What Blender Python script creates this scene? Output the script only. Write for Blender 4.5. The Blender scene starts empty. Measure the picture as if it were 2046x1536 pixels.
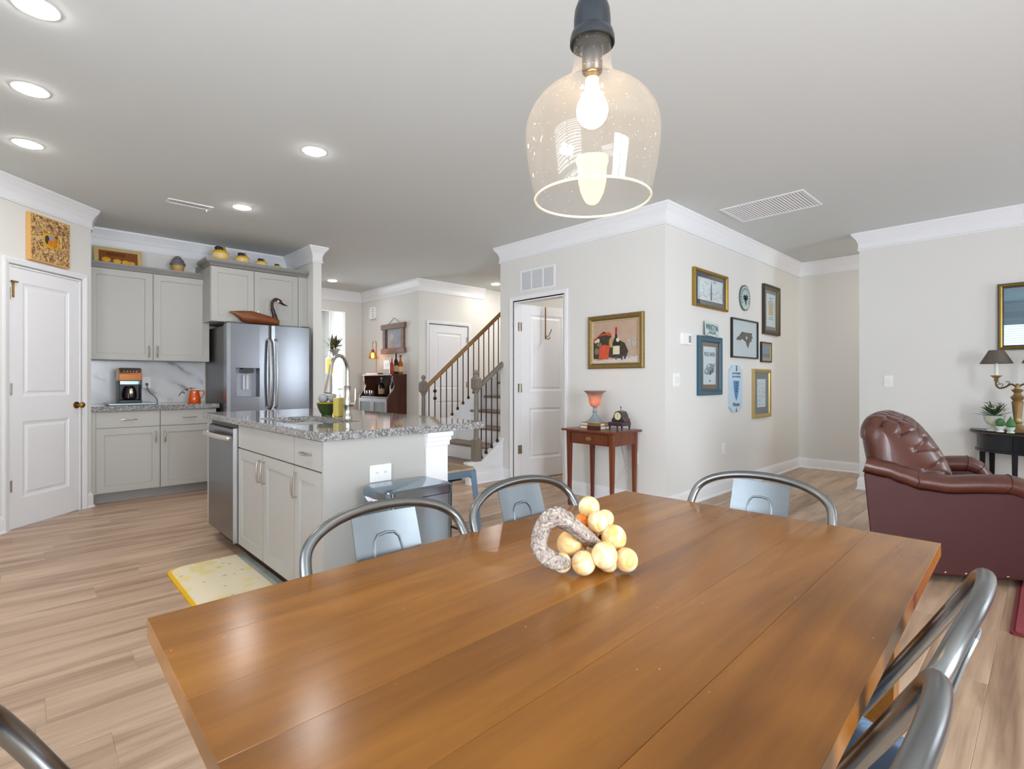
import bpy, bmesh, math, random
from math import sin, cos, pi, radians, sqrt, atan2
from mathutils import Vector, Matrix
random.seed(7)
S = bpy.context.scene
COL = S.collection
# ------------------------------------------------------------------ camera
HEAD = radians(46.332)
cam_d = bpy.data.cameras.new('camera'); cam = bpy.data.objects.new('camera', cam_d); COL.objects.link(cam)
cam.location = (0, 0, 1.155); cam.rotation_euler = (pi/2, 0, HEAD - pi/2)
cam_d.sensor_width = 36; cam_d.lens = 36*1030.55/2046; cam_d.shift_y = -0.00369
cam_d.clip_start = 0.02; cam_d.clip_end = 100
S.camera = cam
# ------------------------------------------------------------------ view and world
S.view_settings.view_transform = 'Standard'; S.view_settings.look = 'None'
S.view_settings.gamma = 1; S.view_settings.use_curve_mapping = False
S.view_settings.exposure = -0.03
W = bpy.data.worlds.new('world'); S.world = W; W.use_nodes = True
bg = W.node_tree.nodes['Background']; bg.inputs[0].default_value = (0.74, 0.86, 1.0, 1); bg.inputs[1].default_value = 1.6
# ------------------------------------------------------------------ daylight through the windows
def window_light(loc, rot, sx, sy, power, col=(0.91, 0.96, 1.0)):
    d = bpy.data.lights.new('daylight', 'AREA'); d.shape = 'RECTANGLE'; d.size = sx; d.size_y = sy
    d.energy = power; d.color = col
    o = bpy.data.objects.new('daylight', d); COL.objects.link(o); o.location = loc; o.rotation_euler = rot
    return o
ROOM_X0, ROOM_X1, ROOM_Y0 = -1.5, 6.47, -2.8
window_light((0.55, ROOM_Y0-0.16, 1.25), (pi/2, 0, 0), 1.7, 2.0, 320)
window_light((5.6, ROOM_Y0-0.16, 1.45), (pi/2, 0, 0), 0.9, 1.6, 78)
window_light((ROOM_X0-0.16, 0.75, 1.55), (0, -pi/2, 0), 1.6, 2.1, 145)
window_light((3.3, 11.46, 1.5), (-pi/2, 0, 0), 1.6, 1.6, 240)  # light of the added far room window, brightening the hall
# ------------------------------------------------------------------ mesh helpers
class MB:
    def __init__(s): s.v = []; s.f = []; s.mi = []; s.m = 0
    def add(s, vs, fs):
        o = len(s.v); s.v += [tuple(p) for p in vs]; s.f += [tuple(i+o for i in f) for f in fs]; s.mi += [s.m]*len(fs)
        return s
    def box(s, x0, x1, y0, y1, z0, z1):
        return s.add([(x0,y0,z0),(x1,y0,z0),(x1,y1,z0),(x0,y1,z0),(x0,y0,z1),(x1,y0,z1),(x1,y1,z1),(x0,y1,z1)],
                     [(3,2,1,0),(4,5,6,7),(0,1,5,4),(1,2,6,5),(2,3,7,6),(3,0,4,7)])
    def hexa(s, b, t):   # bottom quad, top quad (both counter-clockwise from above)
        return s.add(list(b)+list(t), [(3,2,1,0),(4,5,6,7),(0,1,5,4),(1,2,6,5),(2,3,7,6),(3,0,4,7)])
    def lathe(s, prof, seg=24, c=(0,0,0), cap=True):
        n = len(prof); vs = []; fs = []
        for r, z in prof:
            for k in range(seg):
                a = 2*pi*k/seg; vs.append((c[0]+r*cos(a), c[1]+r*sin(a), c[2]+z))
        for i in range(n-1):
            for k in range(seg):
                k2 = (k+1) % seg
                fs.append((i*seg+k, i*seg+k2, (i+1)*seg+k2, (i+1)*seg+k))
        if cap:
            fs.append(tuple(range(seg-1, -1, -1))); fs.append(tuple((n-1)*seg+k for k in range(seg)))
        return s.add(vs, fs)
    def tube(s, pts, r, seg=8, closed=False, caps=True, flat=1.0, up=None):
        P = [Vector(p) for p in pts]; n = len(P)
        R = r if isinstance(r, (list, tuple)) else [r]*n
        vs = []; fs = []
        T0 = (P[1]-P[0]).normalized()
        ref = Vector(up) if up else (Vector((0,0,1)) if abs(T0.z) < 0.9 else Vector((1,0,0)))
        N = (ref - T0*ref.dot(T0)).normalized()
        for i in range(n):
            if closed: T = (P[(i+1) % n]-P[i-1]).normalized()
            elif i == 0: T = T0
            elif i == n-1: T = (P[-1]-P[-2]).normalized()
            else: T = ((P[i+1]-P[i]).normalized()+(P[i]-P[i-1]).normalized()).normalized()
            N = (N - T*N.dot(T)).normalized(); B = T.cross(N)
            for k in range(seg):
                a = 2*pi*k/seg
                vs.append(P[i] + N*(R[i]*cos(a)) + B*(R[i]*flat*sin(a)))
        m = n if closed else n-1
        for i in range(m):
            j = (i+1) % n
            for k in range(seg):
                k2 = (k+1) % seg
                fs.append((i*seg+k, i*seg+k2, j*seg+k2, j*seg+k))
        if caps and not closed:
            fs.append(tuple(range(seg-1, -1, -1))); fs.append(tuple((n-1)*seg+k for k in range(seg)))
        return s.add(vs, fs)
    def cyl(s, p0, p1, r0, r1=None, seg=16): return s.tube([p0, p1], [r0, r0 if r1 is None else r1], seg)
    def sphere(s, c, r, seg=20, rings=12, sc=(1,1,1)):
        vs = [(c[0], c[1], c[2]-r*sc[2])]; fs = []
        for i in range(1, rings):
            t = pi*i/rings
            for k in range(seg):
                a = 2*pi*k/seg
                vs.append((c[0]+r*sc[0]*sin(t)*cos(a), c[1]+r*sc[1]*sin(t)*sin(a), c[2]-r*sc[2]*cos(t)))
        vs.append((c[0], c[1], c[2]+r*sc[2])); L = len(vs)-1
        for k in range(seg):
            k2 = (k+1) % seg
            fs.append((0, 1+k2, 1+k)); fs.append((L, 1+(rings-2)*seg+k, 1+(rings-2)*seg+k2))
            for i in range(rings-2):
                fs.append((1+i*seg+k, 1+i*seg+k2, 1+(i+1)*seg+k2, 1+(i+1)*seg+k))
        return s.add(vs, fs)
    def prism(s, poly, h0, h1, plane='xy'):   # poly counter-clockwise in its plane, extruded along the third axis
        n = len(poly)
        def q(p, h): return (p[0], p[1], h) if plane == 'xy' else ((p[0], h, p[1]) if plane == 'xz' else (h, p[0], p[1]))
        vs = [q(p, h0) for p in poly]+[q(p, h1) for p in poly]
        fs = [tuple(range(n-1, -1, -1)), tuple(range(n, 2*n))]+[(i, (i+1) % n, n+(i+1) % n, n+i) for i in range(n)]
        if plane == 'xz': fs = [f[::-1] for f in fs]
        return s.add(vs, fs)
    def grid(s, fn, nu, nv, thick=None):
        vs = [fn(i/(nu-1), j/(nv-1)) for j in range(nv) for i in range(nu)]
        fs = [(j*nu+i, j*nu+i+1, (j+1)*nu+i+1, (j+1)*nu+i) for j in range(nv-1) for i in range(nu-1)]
        return s.add(vs, fs)
    def mesh(s, name, mat, smooth=False, ang=35):
        me = bpy.data.meshes.new(name); me.from_pydata(s.v, [], s.f)
        for m in (mat if isinstance(mat, (list, tuple)) else [mat]): me.materials.append(m)
        if len(set(s.mi)) > 1: me.polygons.foreach_set('material_index', s.mi)
        if smooth:
            me.polygons.foreach_set('use_smooth', [True]*len(s.f))
            me.update(); me.set_sharp_from_angle(angle=radians(ang))
        me.update()
        return me
    def build(s, name, mat, parent=None, smooth=False, bevel=0, loc=None, rot=None, ang=35, fix=False):
        me = s.mesh(name, mat, smooth, ang)
        if fix:
            bm = bmesh.new(); bm.from_mesh(me); bmesh.ops.recalc_face_normals(bm, faces=bm.faces); bm.to_mesh(me); bm.free()
        o = bpy.data.objects.new(name, me); COL.objects.link(o)
        if parent: o.parent = parent
        if loc: o.location = loc
        if rot: o.rotation_euler = rot
        if bevel:
            b = o.modifiers.new('bevel', 'BEVEL'); b.width = bevel; b.segments = 2; b.limit_method = 'ANGLE'; b.angle_limit = radians(40)
        return o
def tag(o, label, cat, group=None, kind=None):
    o['label'] = label; o['category'] = cat
    if group: o['group'] = group
    if kind: o['kind'] = kind
    return o
def thing(name, label, cat, loc=(0,0,0), rz=0, group=None):
    o = bpy.data.objects.new(name, None); o.empty_display_size = 0.05; COL.objects.link(o)
    o.location = loc; o.rotation_euler = (0, 0, rz)
    return tag(o, label, cat, group)
def struct(o, label, cat=None):
    o['kind'] = 'structure'; o['label'] = label
    if cat: o['category'] = cat
    return o
def copy_tree(o, parent=None):
    c = o.copy(); COL.objects.link(c); c.parent = parent
    for ch in list(o.children): copy_tree(ch, c)
    return c
def box(name, mat, x0, x1, y0, y1, z0, z1, parent=None, bevel=0): return MB().box(x0,x1,y0,y1,z0,z1).build(name, mat, parent, bevel=bevel)
def rrect(x0, x1, y0, y1, r, n=6):
    out = []
    for cx, cy, a0 in ((x1-r, y0+r, -pi/2), (x1-r, y1-r, 0), (x0+r, y1-r, pi/2), (x0+r, y0+r, pi)):
        for k in range(n+1):
            a = a0+pi/2*k/n; out.append((cx+r*cos(a), cy+r*sin(a)))
    return out
def bez(pts, n=12):   # Catmull-Rom through points
    P = [Vector(p) for p in pts]; out = []
    for i in range(len(P)-1):
        p0 = P[max(i-1, 0)]; p1 = P[i]; p2 = P[i+1]; p3 = P[min(i+2, len(P)-1)]
        for k in range(n):
            t = k/n
            out.append(0.5*((2*p1)+(p2-p0)*t+(2*p0-5*p1+4*p2-p3)*t*t+(3*p1-p0-3*p2+p3)*t**3))
    out.append(P[-1]); return out
def slab(w, h, t, panels, prof):
    """panelled slab: x 0..w, z 0..h, front face at y=0 looking to -y; prof = list of (inset, depth)"""
    m = MB()
    xs = sorted({0, w} | {p[0] for p in panels} | {p[1] for p in panels}); zs = sorted({0, h} | {p[2] for p in panels} | {p[3] for p in panels})
    for i in range(len(xs)-1):
        for j in range(len(zs)-1):
            cx = (xs[i]+xs[i+1])/2; cz = (zs[j]+zs[j+1])/2
            if any(p[0] < cx < p[1] and p[2] < cz < p[3] for p in panels): continue
            m.add([(xs[i],0,zs[j]),(xs[i+1],0,zs[j]),(xs[i+1],0,zs[j+1]),(xs[i],0,zs[j+1])], [(0,1,2,3)])
    for x0, x1, z0, z1 in panels:
        prev = (0, 0)
        for ins, dep in prof:
            a, da = prev; b, db = ins, dep
            A = [(x0+a,da,z0+a),(x1-a,da,z0+a),(x1-a,da,z1-a),(x0+a,da,z1-a)]; B = [(x0+b,db,z0+b),(x1-b,db,z0+b),(x1-b,db,z1-b),(x0+b,db,z1-b)]
            m.add(A+B, [(0,1,5,4),(1,2,6,5),(2,3,7,6),(3,0,4,7)]); prev = (ins, dep)
        b, db = prev
        m.add([(x0+b,db,z0+b),(x1-b,db,z0+b),(x1-b,db,z1-b),(x0+b,db,z1-b)], [(0,1,2,3)])
    m.add([(0,0,0),(w,0,0),(w,t,0),(0,t,0),(0,0,h),(w,0,h),(w,t,h),(0,t,h)], [(3,2,1,0),(4,5,6,7),(1,2,6,5),(3,0,4,7),(2,3,7,6)])
    return m
def sweep(path, prof, closed=False):
    """sweep a (offset, z) profile along a plan path; the room lies to the left of the path, offset is measured into the room"""
    P = [Vector(p) for p in path]; n = len(P); m = MB(); k = len(prof); vs = []
    for i in range(n):
        d0 = (P[i]-P[i-1]).normalized() if (i > 0 or closed) else None
        d1 = (P[(i+1) % n]-P[i]).normalized() if (i < n-1 or closed) else None
        if d0 is None: d0 = d1
        if d1 is None: d1 = d0
        n0 = Vector((-d0.y, d0.x)); n1 = Vector((-d1.y, d1.x)); b = (n0+n1)
        b = b/max(1e-6, b.length); b = b/max(0.2, b.dot(n0))
        for off, z in prof: vs.append((P[i].x+b.x*off, P[i].y+b.y*off, z))
    fs = []
    for i in range(n if closed else n-1):
        j = (i+1) % n
        for q in range(k-1): fs.append((i*k+q, j*k+q, j*k+q+1, i*k+q+1))
        fs.append((i*k+k-1, j*k+k-1, j*k, i*k))
    if not closed: fs += [tuple(range(k)), tuple((n-1)*k+q for q in range(k-1, -1, -1))]
    return m.add(vs, fs)
_fonts = {}
def text_mesh(txt, size, mat, extrude=0.0008, width=None, align='CENTER'):
    c = bpy.data.curves.new('txt', 'FONT'); c.body = txt; c.size = size; c.extrude = extrude; c.align_x = align; c.align_y = 'CENTER'; c.resolution_u = 2
    o = bpy.data.objects.new('txt', c); COL.objects.link(o)
    dg = bpy.context.evaluated_depsgraph_get(); me = bpy.data.meshes.new_from_object(o.evaluated_get(dg))
    bpy.data.objects.remove(o); bpy.data.curves.remove(c)
    me.materials.clear(); me.materials.append(mat)
    if width:
        xs = [v.co.x for v in me.vertices]; w = max(xs)-min(xs)
        for v in me.vertices: v.co.x *= width/w
    return me
def add_text(txt, size, mat, parent, loc, rot=(pi/2, 0, 0), width=None, name='lettering'):
    o = bpy.data.objects.new(name, text_mesh(txt, size, mat, width=width)); COL.objects.link(o); o.parent = parent; o.location = loc; o.rotation_euler = rot
    return o
# ------------------------------------------------------------------ materials
def srgb(r, g, b): return tuple(((c/255)/12.92 if c/255 <= 0.04045 else ((c/255+0.055)/1.055)**2.4) for c in (r, g, b))+(1,)
_M = {}
def mat(name, rgb, rough=0.5, metal=0.0, spec=0.5, bump=0, bscale=60, var=0, vscale=8, coat=0, emit=None, estr=0, trans=0, ior=1.45, alpha=1, sss=0, aniso=0, bstretch=(1,1,1)):
    if name in _M: return _M[name]
    m = bpy.data.materials.new(name); m.use_nodes = True; nt = m.node_tree; b = nt.nodes['Principled BSDF']
    col = srgb(*rgb)
    b.inputs['Base Color'].default_value = col; b.inputs['Roughness'].default_value = rough; b.inputs['Metallic'].default_value = metal
    b.inputs['Specular IOR Level'].default_value = spec; b.inputs['Coat Weight'].default_value = coat; b.inputs['Coat Roughness'].default_value = 0.1
    b.inputs['Transmission Weight'].default_value = trans; b.inputs['IOR'].default_value = ior; b.inputs['Alpha'].default_value = alpha
    b.inputs['Anisotropic'].default_value = aniso
    if sss: b.inputs['Subsurface Weight'].default_value = sss; b.inputs['Subsurface Radius'].default_value = (0.02, 0.012, 0.006)
    if emit: b.inputs['Emission Color'].default_value = srgb(*emit); b.inputs['Emission Strength'].default_value = estr
    if var or bump:
        tc = nt.nodes.new('ShaderNodeTexCoord'); mp = nt.nodes.new('ShaderNodeMapping'); mp.inputs['Scale'].default_value = bstretch
        nt.links.new(tc.outputs['Object'], mp.inputs[0])
    if var:
        nz = nt.nodes.new('ShaderNodeTexNoise'); nz.inputs['Scale'].default_value = vscale; nz.inputs['Detail'].default_value = 4
        nt.links.new(mp.outputs[0], nz.inputs[0])
        mx = nt.nodes.new('ShaderNodeMix'); mx.data_type = 'RGBA'
        mx.inputs[6].default_value = tuple(c*(1-var) for c in col[:3])+(1,); mx.inputs[7].default_value = tuple(min(1, c*(1+var)) for c in col[:3])+(1,)
        nt.links.new(nz.outputs['Fac'], mx.inputs[0]); nt.links.new(mx.outputs[2], b.inputs['Base Color'])
    if bump:
        nb = nt.nodes.new('ShaderNodeTexNoise'); nb.inputs['Scale'].default_value = bscale; nb.inputs['Detail'].default_value = 3
        nt.links.new(mp.outputs[0], nb.inputs[0])
        bp = nt.nodes.new('ShaderNodeBump'); bp.inputs['Strength'].default_value = bump; bp.inputs['Distance'].default_value = 0.004
        nt.links.new(nb.outputs['Fac'], bp.inputs['Height']); nt.links.new(bp.outputs[0], b.inputs['Normal'])
    _M[name] = m; return m
def ramp(nt, stops, fac):
    r = nt.nodes.new('ShaderNodeValToRGB'); e = r.color_ramp.elements
    while len(e) < len(stops): e.new(0.5)
    for k, (p, c) in enumerate(stops): e[k].position = p; e[k].color = c
    nt.links.new(fac, r.inputs[0]); return r.outputs[0]
def wood(name, stops, rough=0.4, stretch=(1.2, 22, 22), scale=2.2, bump=0.15, coat=0, rnd=0.35, ring=0.35, rvar=0.0, scratches=False, spec=0.5):
    if name in _M: return _M[name]
    m = bpy.data.materials.new(name); m.use_nodes = True; nt = m.node_tree; b = nt.nodes['Principled BSDF']; L = nt.links.new; N = nt.nodes.new
    tc = N('ShaderNodeTexCoord'); oi = N('ShaderNodeObjectInfo'); ge = N('ShaderNodeNewGeometry')
    ad = N('ShaderNodeMath'); ad.operation = 'ADD'; L(oi.outputs['Random'], ad.inputs[0]); L(ge.outputs['Random Per Island'], ad.inputs[1])
    fr = N('ShaderNodeMath'); fr.operation = 'FRACT'; L(ad.outputs[0], fr.inputs[0])
    off = N('ShaderNodeVectorMath'); off.operation = 'SCALE'; off.inputs[0].default_value = (37, 91, 53); L(fr.outputs[0], off.inputs['Scale'])
    av = N('ShaderNodeVectorMath'); av.operation = 'ADD'; L(tc.outputs['Object'], av.inputs[0]); L(off.outputs[0], av.inputs[1])
    mp = N('ShaderNodeMapping'); mp.inputs['Scale'].default_value = stretch; L(av.outputs[0], mp.inputs[0])
    n1 = N('ShaderNodeTexNoise'); n1.inputs['Scale'].default_value = scale; n1.inputs['Detail'].default_value = 8; n1.inputs['Roughness'].default_value = 0.62; n1.inputs['Distortion'].default_value = 0.6; L(mp.outputs[0], n1.inputs[0])
    mp2 = N('ShaderNodeMapping'); mp2.inputs['Scale'].default_value = (stretch[0]*0.5, stretch[1]*0.22, stretch[2]*0.22); L(av.outputs[0], mp2.inputs[0])
    n2 = N('ShaderNodeTexNoise'); n2.inputs['Scale'].default_value = scale; n2.inputs['Detail'].default_value = 3; n2.inputs['Distortion'].default_value = 1.2; L(mp2.outputs[0], n2.inputs[0])
    mixf = N('ShaderNodeMix'); mixf.inputs[0].default_value = ring; L(n1.outputs['Fac'], mixf.inputs[2]); L(n2.outputs['Fac'], mixf.inputs[3])
    sh = N('ShaderNodeMath'); sh.operation = 'MULTIPLY_ADD'; L(fr.outputs[0], sh.inputs[0]); sh.inputs[1].default_value = rnd*0.5; sh.inputs[2].default_value = -rnd*0.25
    su = N('ShaderNodeMath'); su.operation = 'ADD'; su.use_clamp = True; L(mixf.outputs[0], su.inputs[0]); L(sh.outputs[0], su.inputs[1])
    colr = ramp(nt, stops, su.outputs[0])
    if scratches:
        vo = N('ShaderNodeTexVoronoi'); vo.inputs['Scale'].default_value = 14; mv = N('ShaderNodeMapping'); mv.inputs['Scale'].default_value = (1, 2.6, 1); mv.inputs['Rotation'].default_value = (0, 0, 0.7); L(tc.outputs['Object'], mv.inputs[0]); L(mv.outputs[0], vo.inputs[0])
        lt = N('ShaderNodeMath'); lt.operation = 'LESS_THAN'; lt.inputs[1].default_value = 0.028; L(vo.outputs['Distance'], lt.inputs[0])
        mc = N('ShaderNodeMix'); mc.data_type = 'RGBA'; L(lt.outputs[0], mc.inputs[0]); L(colr, mc.inputs[6]); mc.inputs[7].default_value = srgb(205, 170, 120); colr = mc.outputs[2]
    L(colr, b.inputs['Base Color'])
    b.inputs['Specular IOR Level'].default_value = spec; b.inputs['Roughness'].default_value = rough; b.inputs['Coat Weight'].default_value = coat; b.inputs['Coat Roughness'].default_value = 0.12
    if rvar:
        n3 = N('ShaderNodeTexNoise'); n3.inputs['Scale'].default_value = 3; n3.inputs['Detail'].default_value = 6; L(tc.outputs['Object'], n3.inputs[0])
        mr = N('ShaderNodeMapRange'); mr.inputs['To Min'].default_value = rough-rvar; mr.inputs['To Max'].default_value = rough+rvar; L(n3.outputs['Fac'], mr.inputs[0]); L(mr.outputs[0], b.inputs['Roughness'])
    bp = N('ShaderNodeBump'); bp.inputs['Strength'].default_value = bump; bp.inputs['Distance'].default_value = 0.002; L(n1.outputs['Fac'], bp.inputs['Height']); L(bp.outputs[0], b.inputs['Normal'])
    _M[name] = m; return m
def speckle(name, cols, rough=0.12, scale=90):
    m = bpy.data.materials.new(name); m.use_nodes = True; nt = m.node_tree; b = nt.nodes['Principled BSDF']; L = nt.links.new; N = nt.nodes.new
    tc = N('ShaderNodeTexCoord'); vo = N('ShaderNodeTexVoronoi'); vo.inputs['Scale'].default_value = scale; L(tc.outputs['Object'], vo.inputs[0])
    nz = N('ShaderNodeTexNoise'); nz.inputs['Scale'].default_value = scale*0.5; nz.inputs['Detail'].default_value = 5; L(tc.outputs['Object'], nz.inputs[0])
    sp = N('ShaderNodeSeparateColor'); L(vo.outputs['Color'], sp.inputs[0])
    mx = N('ShaderNodeMix'); mx.inputs[0].default_value = 0.4; L(sp.outputs[0], mx.inputs[2]); L(nz.outputs['Fac'], mx.inputs[3])
    L(ramp(nt, cols, mx.outputs[0]), b.inputs['Base Color']); b.inputs['Roughness'].default_value = rough
    _M[name] = m; return m
def emission(name, rgb, strength):
    m = bpy.data.materials.new(name); m.use_nodes = True; nt = m.node_tree; nt.nodes.remove(nt.nodes['Principled BSDF'])
    e = nt.nodes.new('ShaderNodeEmission'); e.inputs[0].default_value = srgb(*rgb); e.inputs[1].default_value = strength
    nt.links.new(e.outputs[0], nt.nodes['Material Output'].inputs[0]); _M[name] = m; return m
def thin_glass(name, tint=(255,255,255), gloss=0.08, rough=0.02, edge=0.5):
    m = bpy.data.materials.new(name); m.use_nodes = True; nt = m.node_tree; nt.nodes.remove(nt.nodes['Principled BSDF']); L = nt.links.new; N = nt.nodes.new
    t = N('ShaderNodeBsdfTransparent'); t.inputs[0].default_value = srgb(*tint); g = N('ShaderNodeBsdfGlossy'); g.inputs['Roughness'].default_value = rough
    lw = N('ShaderNodeLayerWeight'); lw.inputs[0].default_value = edge; mr = N('ShaderNodeMapRange'); mr.inputs['To Min'].default_value = gloss; mr.inputs['To Max'].default_value = min(1, gloss+0.75); pw = N('ShaderNodeMath'); pw.operation = 'POWER'; pw.inputs[1].default_value = 4.0; L(lw.outputs['Facing'], pw.inputs[0]); L(pw.outputs[0], mr.inputs[0])
    x = N('ShaderNodeMixShader'); L(mr.outputs[0], x.inputs[0]); L(t.outputs[0], x.inputs[1]); L(g.outputs[0], x.inputs[2]); L(x.outputs[0], nt.nodes['Material Output'].inputs[0])
    _M[name] = m; return m
WALL = mat('wall_paint', (226, 224, 219), 0.85, bump=0.03, bscale=180)
CEIL = mat('ceiling_paint', (215, 218, 216), 0.9, bump=0.03, bscale=150)
TRIM = mat('trim_white', (238, 238, 240), 0.45)
DOORW = mat('door_white', (238, 238, 241), 0.4)
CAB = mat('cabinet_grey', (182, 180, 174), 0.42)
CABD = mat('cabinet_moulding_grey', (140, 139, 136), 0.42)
TOE = mat('toe_kick', (95, 92, 88), 0.6)
NICKEL = mat('brushed_nickel', (196, 190, 180), 0.24, 1.0)
STEEL = mat('stainless_steel', (140, 143, 148), 0.24, 1.0, bump=0.02, bscale=40, bstretch=(60, 60, 1))
STEELD = mat('dark_stainless', (128, 130, 134), 0.22, 1.0, bump=0.05, bscale=40, bstretch=(60, 60, 1))
FRSIDE = mat('fridge_side', (92, 90, 90), 0.35, 0.6)
BLACK = mat('black_plastic', (16, 16, 18), 0.35)
GUN = mat('gunmetal', (132, 134, 134), 0.30, 1.0, bump=0.06, bscale=30)
GUNP = mat('gunmetal_plate', (140, 148, 153), 0.42, 1.0, var=0.12, vscale=14)
BRASS = mat('antique_brass', (158, 122, 66), 0.32, 1.0)
COPPER = mat('copper', (196, 128, 82), 0.25, 1.0)
WHITEP = mat('white_plastic', (244, 244, 242), 0.4)
GRANITE = speckle('granite', [(0.0, srgb(70, 68, 68)), (0.28, srgb(108, 105, 103)), (0.5, srgb(136, 133, 130)), (0.75, srgb(172, 171, 170)), (1.0, srgb(212, 213, 215))], 0.06, 140)
FLOORW = wood('floor_oak', [(0.26, srgb(118, 92, 70)), (0.42, srgb(168, 138, 112)), (0.58, srgb(202, 172, 144)), (0.78, srgb(222, 198, 170))], 0.36, (0.8, 14, 14), 1.9, 0.08, 0, 0.16, 0.6)
TABLEW = wood('table_cherry', [(0.22, srgb(92, 55, 17)), (0.42, srgb(124, 77, 25)), (0.6, srgb(147, 94, 33)), (0.85, srgb(182, 124, 54))], 0.21, (1.0, 13, 13), 1.7, 0.05, 0.0, 0.34, 0.62, 0.05, True, 0.42)
MAHOG = wood('mahogany', [(0.2, srgb(72, 32, 18)), (0.5, srgb(112, 54, 30)), (0.85, srgb(146, 80, 46))], 0.28, (14, 14, 1.5), 2, 0.05)
DARKW = wood('dark_walnut', [(0.2, srgb(46, 20, 12)), (0.5, srgb(78, 38, 22)), (0.85, srgb(112, 62, 38))], 0.3, (14, 14, 1.5), 2, 0.05)
TREADW = wood('tread_oak', [(0.2, srgb(92, 76, 64)), (0.5, srgb(132, 110, 94)), (0.85, srgb(160, 138, 118))], 0.4, (14, 1.5, 14), 2, 0.05)
NEWELW = wood('newel_grey_wood', [(0.2, srgb(98, 90, 80)), (0.5, srgb(126, 117, 105)), (0.85, srgb(150, 141, 128))], 0.45, (16, 16, 1.5), 2, 0.05)
RAILW = wood('rail_wood', [(0.2, srgb(112, 82, 50)), (0.5, srgb(150, 112, 70)), (0.85, srgb(178, 142, 96))], 0.4, (2, 14, 14), 2, 0.05)
IRON = mat('bronze_iron', (66, 48, 38), 0.5, 0.6)
PANE = thin_glass('window_glass', (250, 252, 255), 0.05)
# ================================================================== SHELL
CH = 2.72
PD = Vector((cos(radians(46)), sin(radians(46)))); P0 = Vector((0.473, 6.075))
def diag(s, off=0.0): q = P0+PD*s+Vector((PD.y, -PD.x))*off; return (q.x, q.y)
def wallbox(name, label, boxes):
    m = MB()
    for b in boxes: m.box(*b)
    return struct(m.build(name, WALL), label)
def opening(axis, a0, a1, t0, t1, holes, h=CH):
    """wall along axis from a0 to a1, thickness t0..t1, holes = (h0, h1, z0, z1)"""
    out = []; cur = a0
    def add(u0, u1, z0, z1):
        if u1-u0 > 1e-4 and z1-z0 > 1e-4: out.append((u0, u1, t0, t1, z0, z1) if axis == 'x' else (t0, t1, u0, u1, z0, z1))
    for h0, h1, z0, z1 in sorted(holes):
        add(cur, h0, 0, h); add(h0, h1, 0, z0); add(h0, h1, z1, h); cur = h1
    add(cur, a1, 0, h); return out
wallbox('wall_gallery', 'light greige wall carrying the cluster of frames', [(4.106, 7.68, 2.349, 2.46, 0, CH)])
wallbox('wall_console', 'light greige wall with the open white door and console table', opening('y', 2.46, 4.50, 4.106, 4.22, [(3.52, 4.27, 0, 2.055)]))
wallbox('wall_niche', 'greige end wall of the recess behind the armchair', [(7.565, 7.68, -1.2, 2.349, 0, CH)])
wallbox('wall_passage', 'end wall of the passage hidden behind the living room wall', [(6.58, 7.68, -1.31, -1.2, 0, CH)])
wallbox('wall_living', 'greige living room wall behind the armchair', [(6.47, 6.58, -2.8, 1.42, 0, CH)])
wallbox('wall_back', 'wall with two windows behind the viewer', opening('x', -1.61, 6.58, -2.91, -2.8, [(-0.3, 1.4, 0.2, 2.25), (5.15, 6.05, 0.65, 2.25)]))
wallbox('wall_left', 'wall with the blind-covered window left of the viewer', opening('y', -2.8, 5.07, -1.61, -1.5, [(-0.3, 1.8, 0.75, 2.35)]))
wallbox('wall_pantry_side', 'short wall beside the corner pantry', [(-1.5, -0.604, 4.96, 5.07, 0, CH)])
wallbox('wall_pantry_return', 'narrow return wall between pantry and kitchen cabinets', [(0.36, 0.473, 6.09, 6.87, 0, CH)])
wallbox('wall_kitchen', 'kitchen wall behind the grey cabinets', [(0.473, 2.47, 6.76, 6.87, 0, CH)])
wallbox('wall_fridge', 'wall end beside the refrigerator', [(2.47, 2.57, 5.94, 8.65, 0, CH)])
wallbox('wall_entry', 'hall wall with the square opening to a far room', opening('x', 2.57, 4.54, 8.54, 8.65, [(3.2, 4.121, 0, 2.357)]))
wallbox('wall_bar', 'hall wall behind the small bar cabinet', [(4.43, 4.54, 6.71, 8.54, 0, CH)])
wallbox('wall_closet', 'hall wall with the white closet door', opening('x', 4.54, 7.0, 6.71, 6.82, [(4.625, 5.385, 0, 2.04)]))
wallbox('wall_stair_end', 'end wall of the stairwell', [(7.0, 7.1, 2.46, 6.82, 0, CH)])
wallbox('wall_stair_side', 'wall between the stair and the small room', [(4.22, 7.0, 4.40, 4.45, 0, CH)])
wallbox('wall_far_room', 'bright far wall of the room beyond the hall', [(1.5, 5.2, 11.3, 11.41, 0, 0.7), (1.5, 5.2, 11.3, 11.41, 2.3, CH), (1.5, 2.5, 11.3, 11.41, 0.7, 2.3), (4.1, 5.2, 11.3, 11.41, 0.7, 2.3), (1.4, 1.5, 8.65, 11.41, 0, CH), (4.95, 5.05, 8.65, 11.3, 0, CH)])
# diagonal pantry wall with its door hole
_m = MB()
def dseg(s0, s1, z0, z1):
    a = diag(s0); b = diag(s1); c = diag(s1, -0.11); d = diag(s0, -0.11)
    _m.hexa([a+(z0,), b+(z0,), c+(z0,), d+(z0,)], [a+(z1,), b+(z1,), c+(z1,), d+(z1,)])
dseg(-1.55, -0.765, 0, CH); dseg(-0.765, -0.11, 2.05, CH); dseg(-0.11, 0, 0, CH)
struct(_m.build('wall_pantry', WALL), 'diagonal wall with the white pantry door')
struct(box('ceiling', CEIL, -1.61, 7.68, -2.91, 11.41, CH, CH+0.1), 'flat light grey ceiling')
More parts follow.
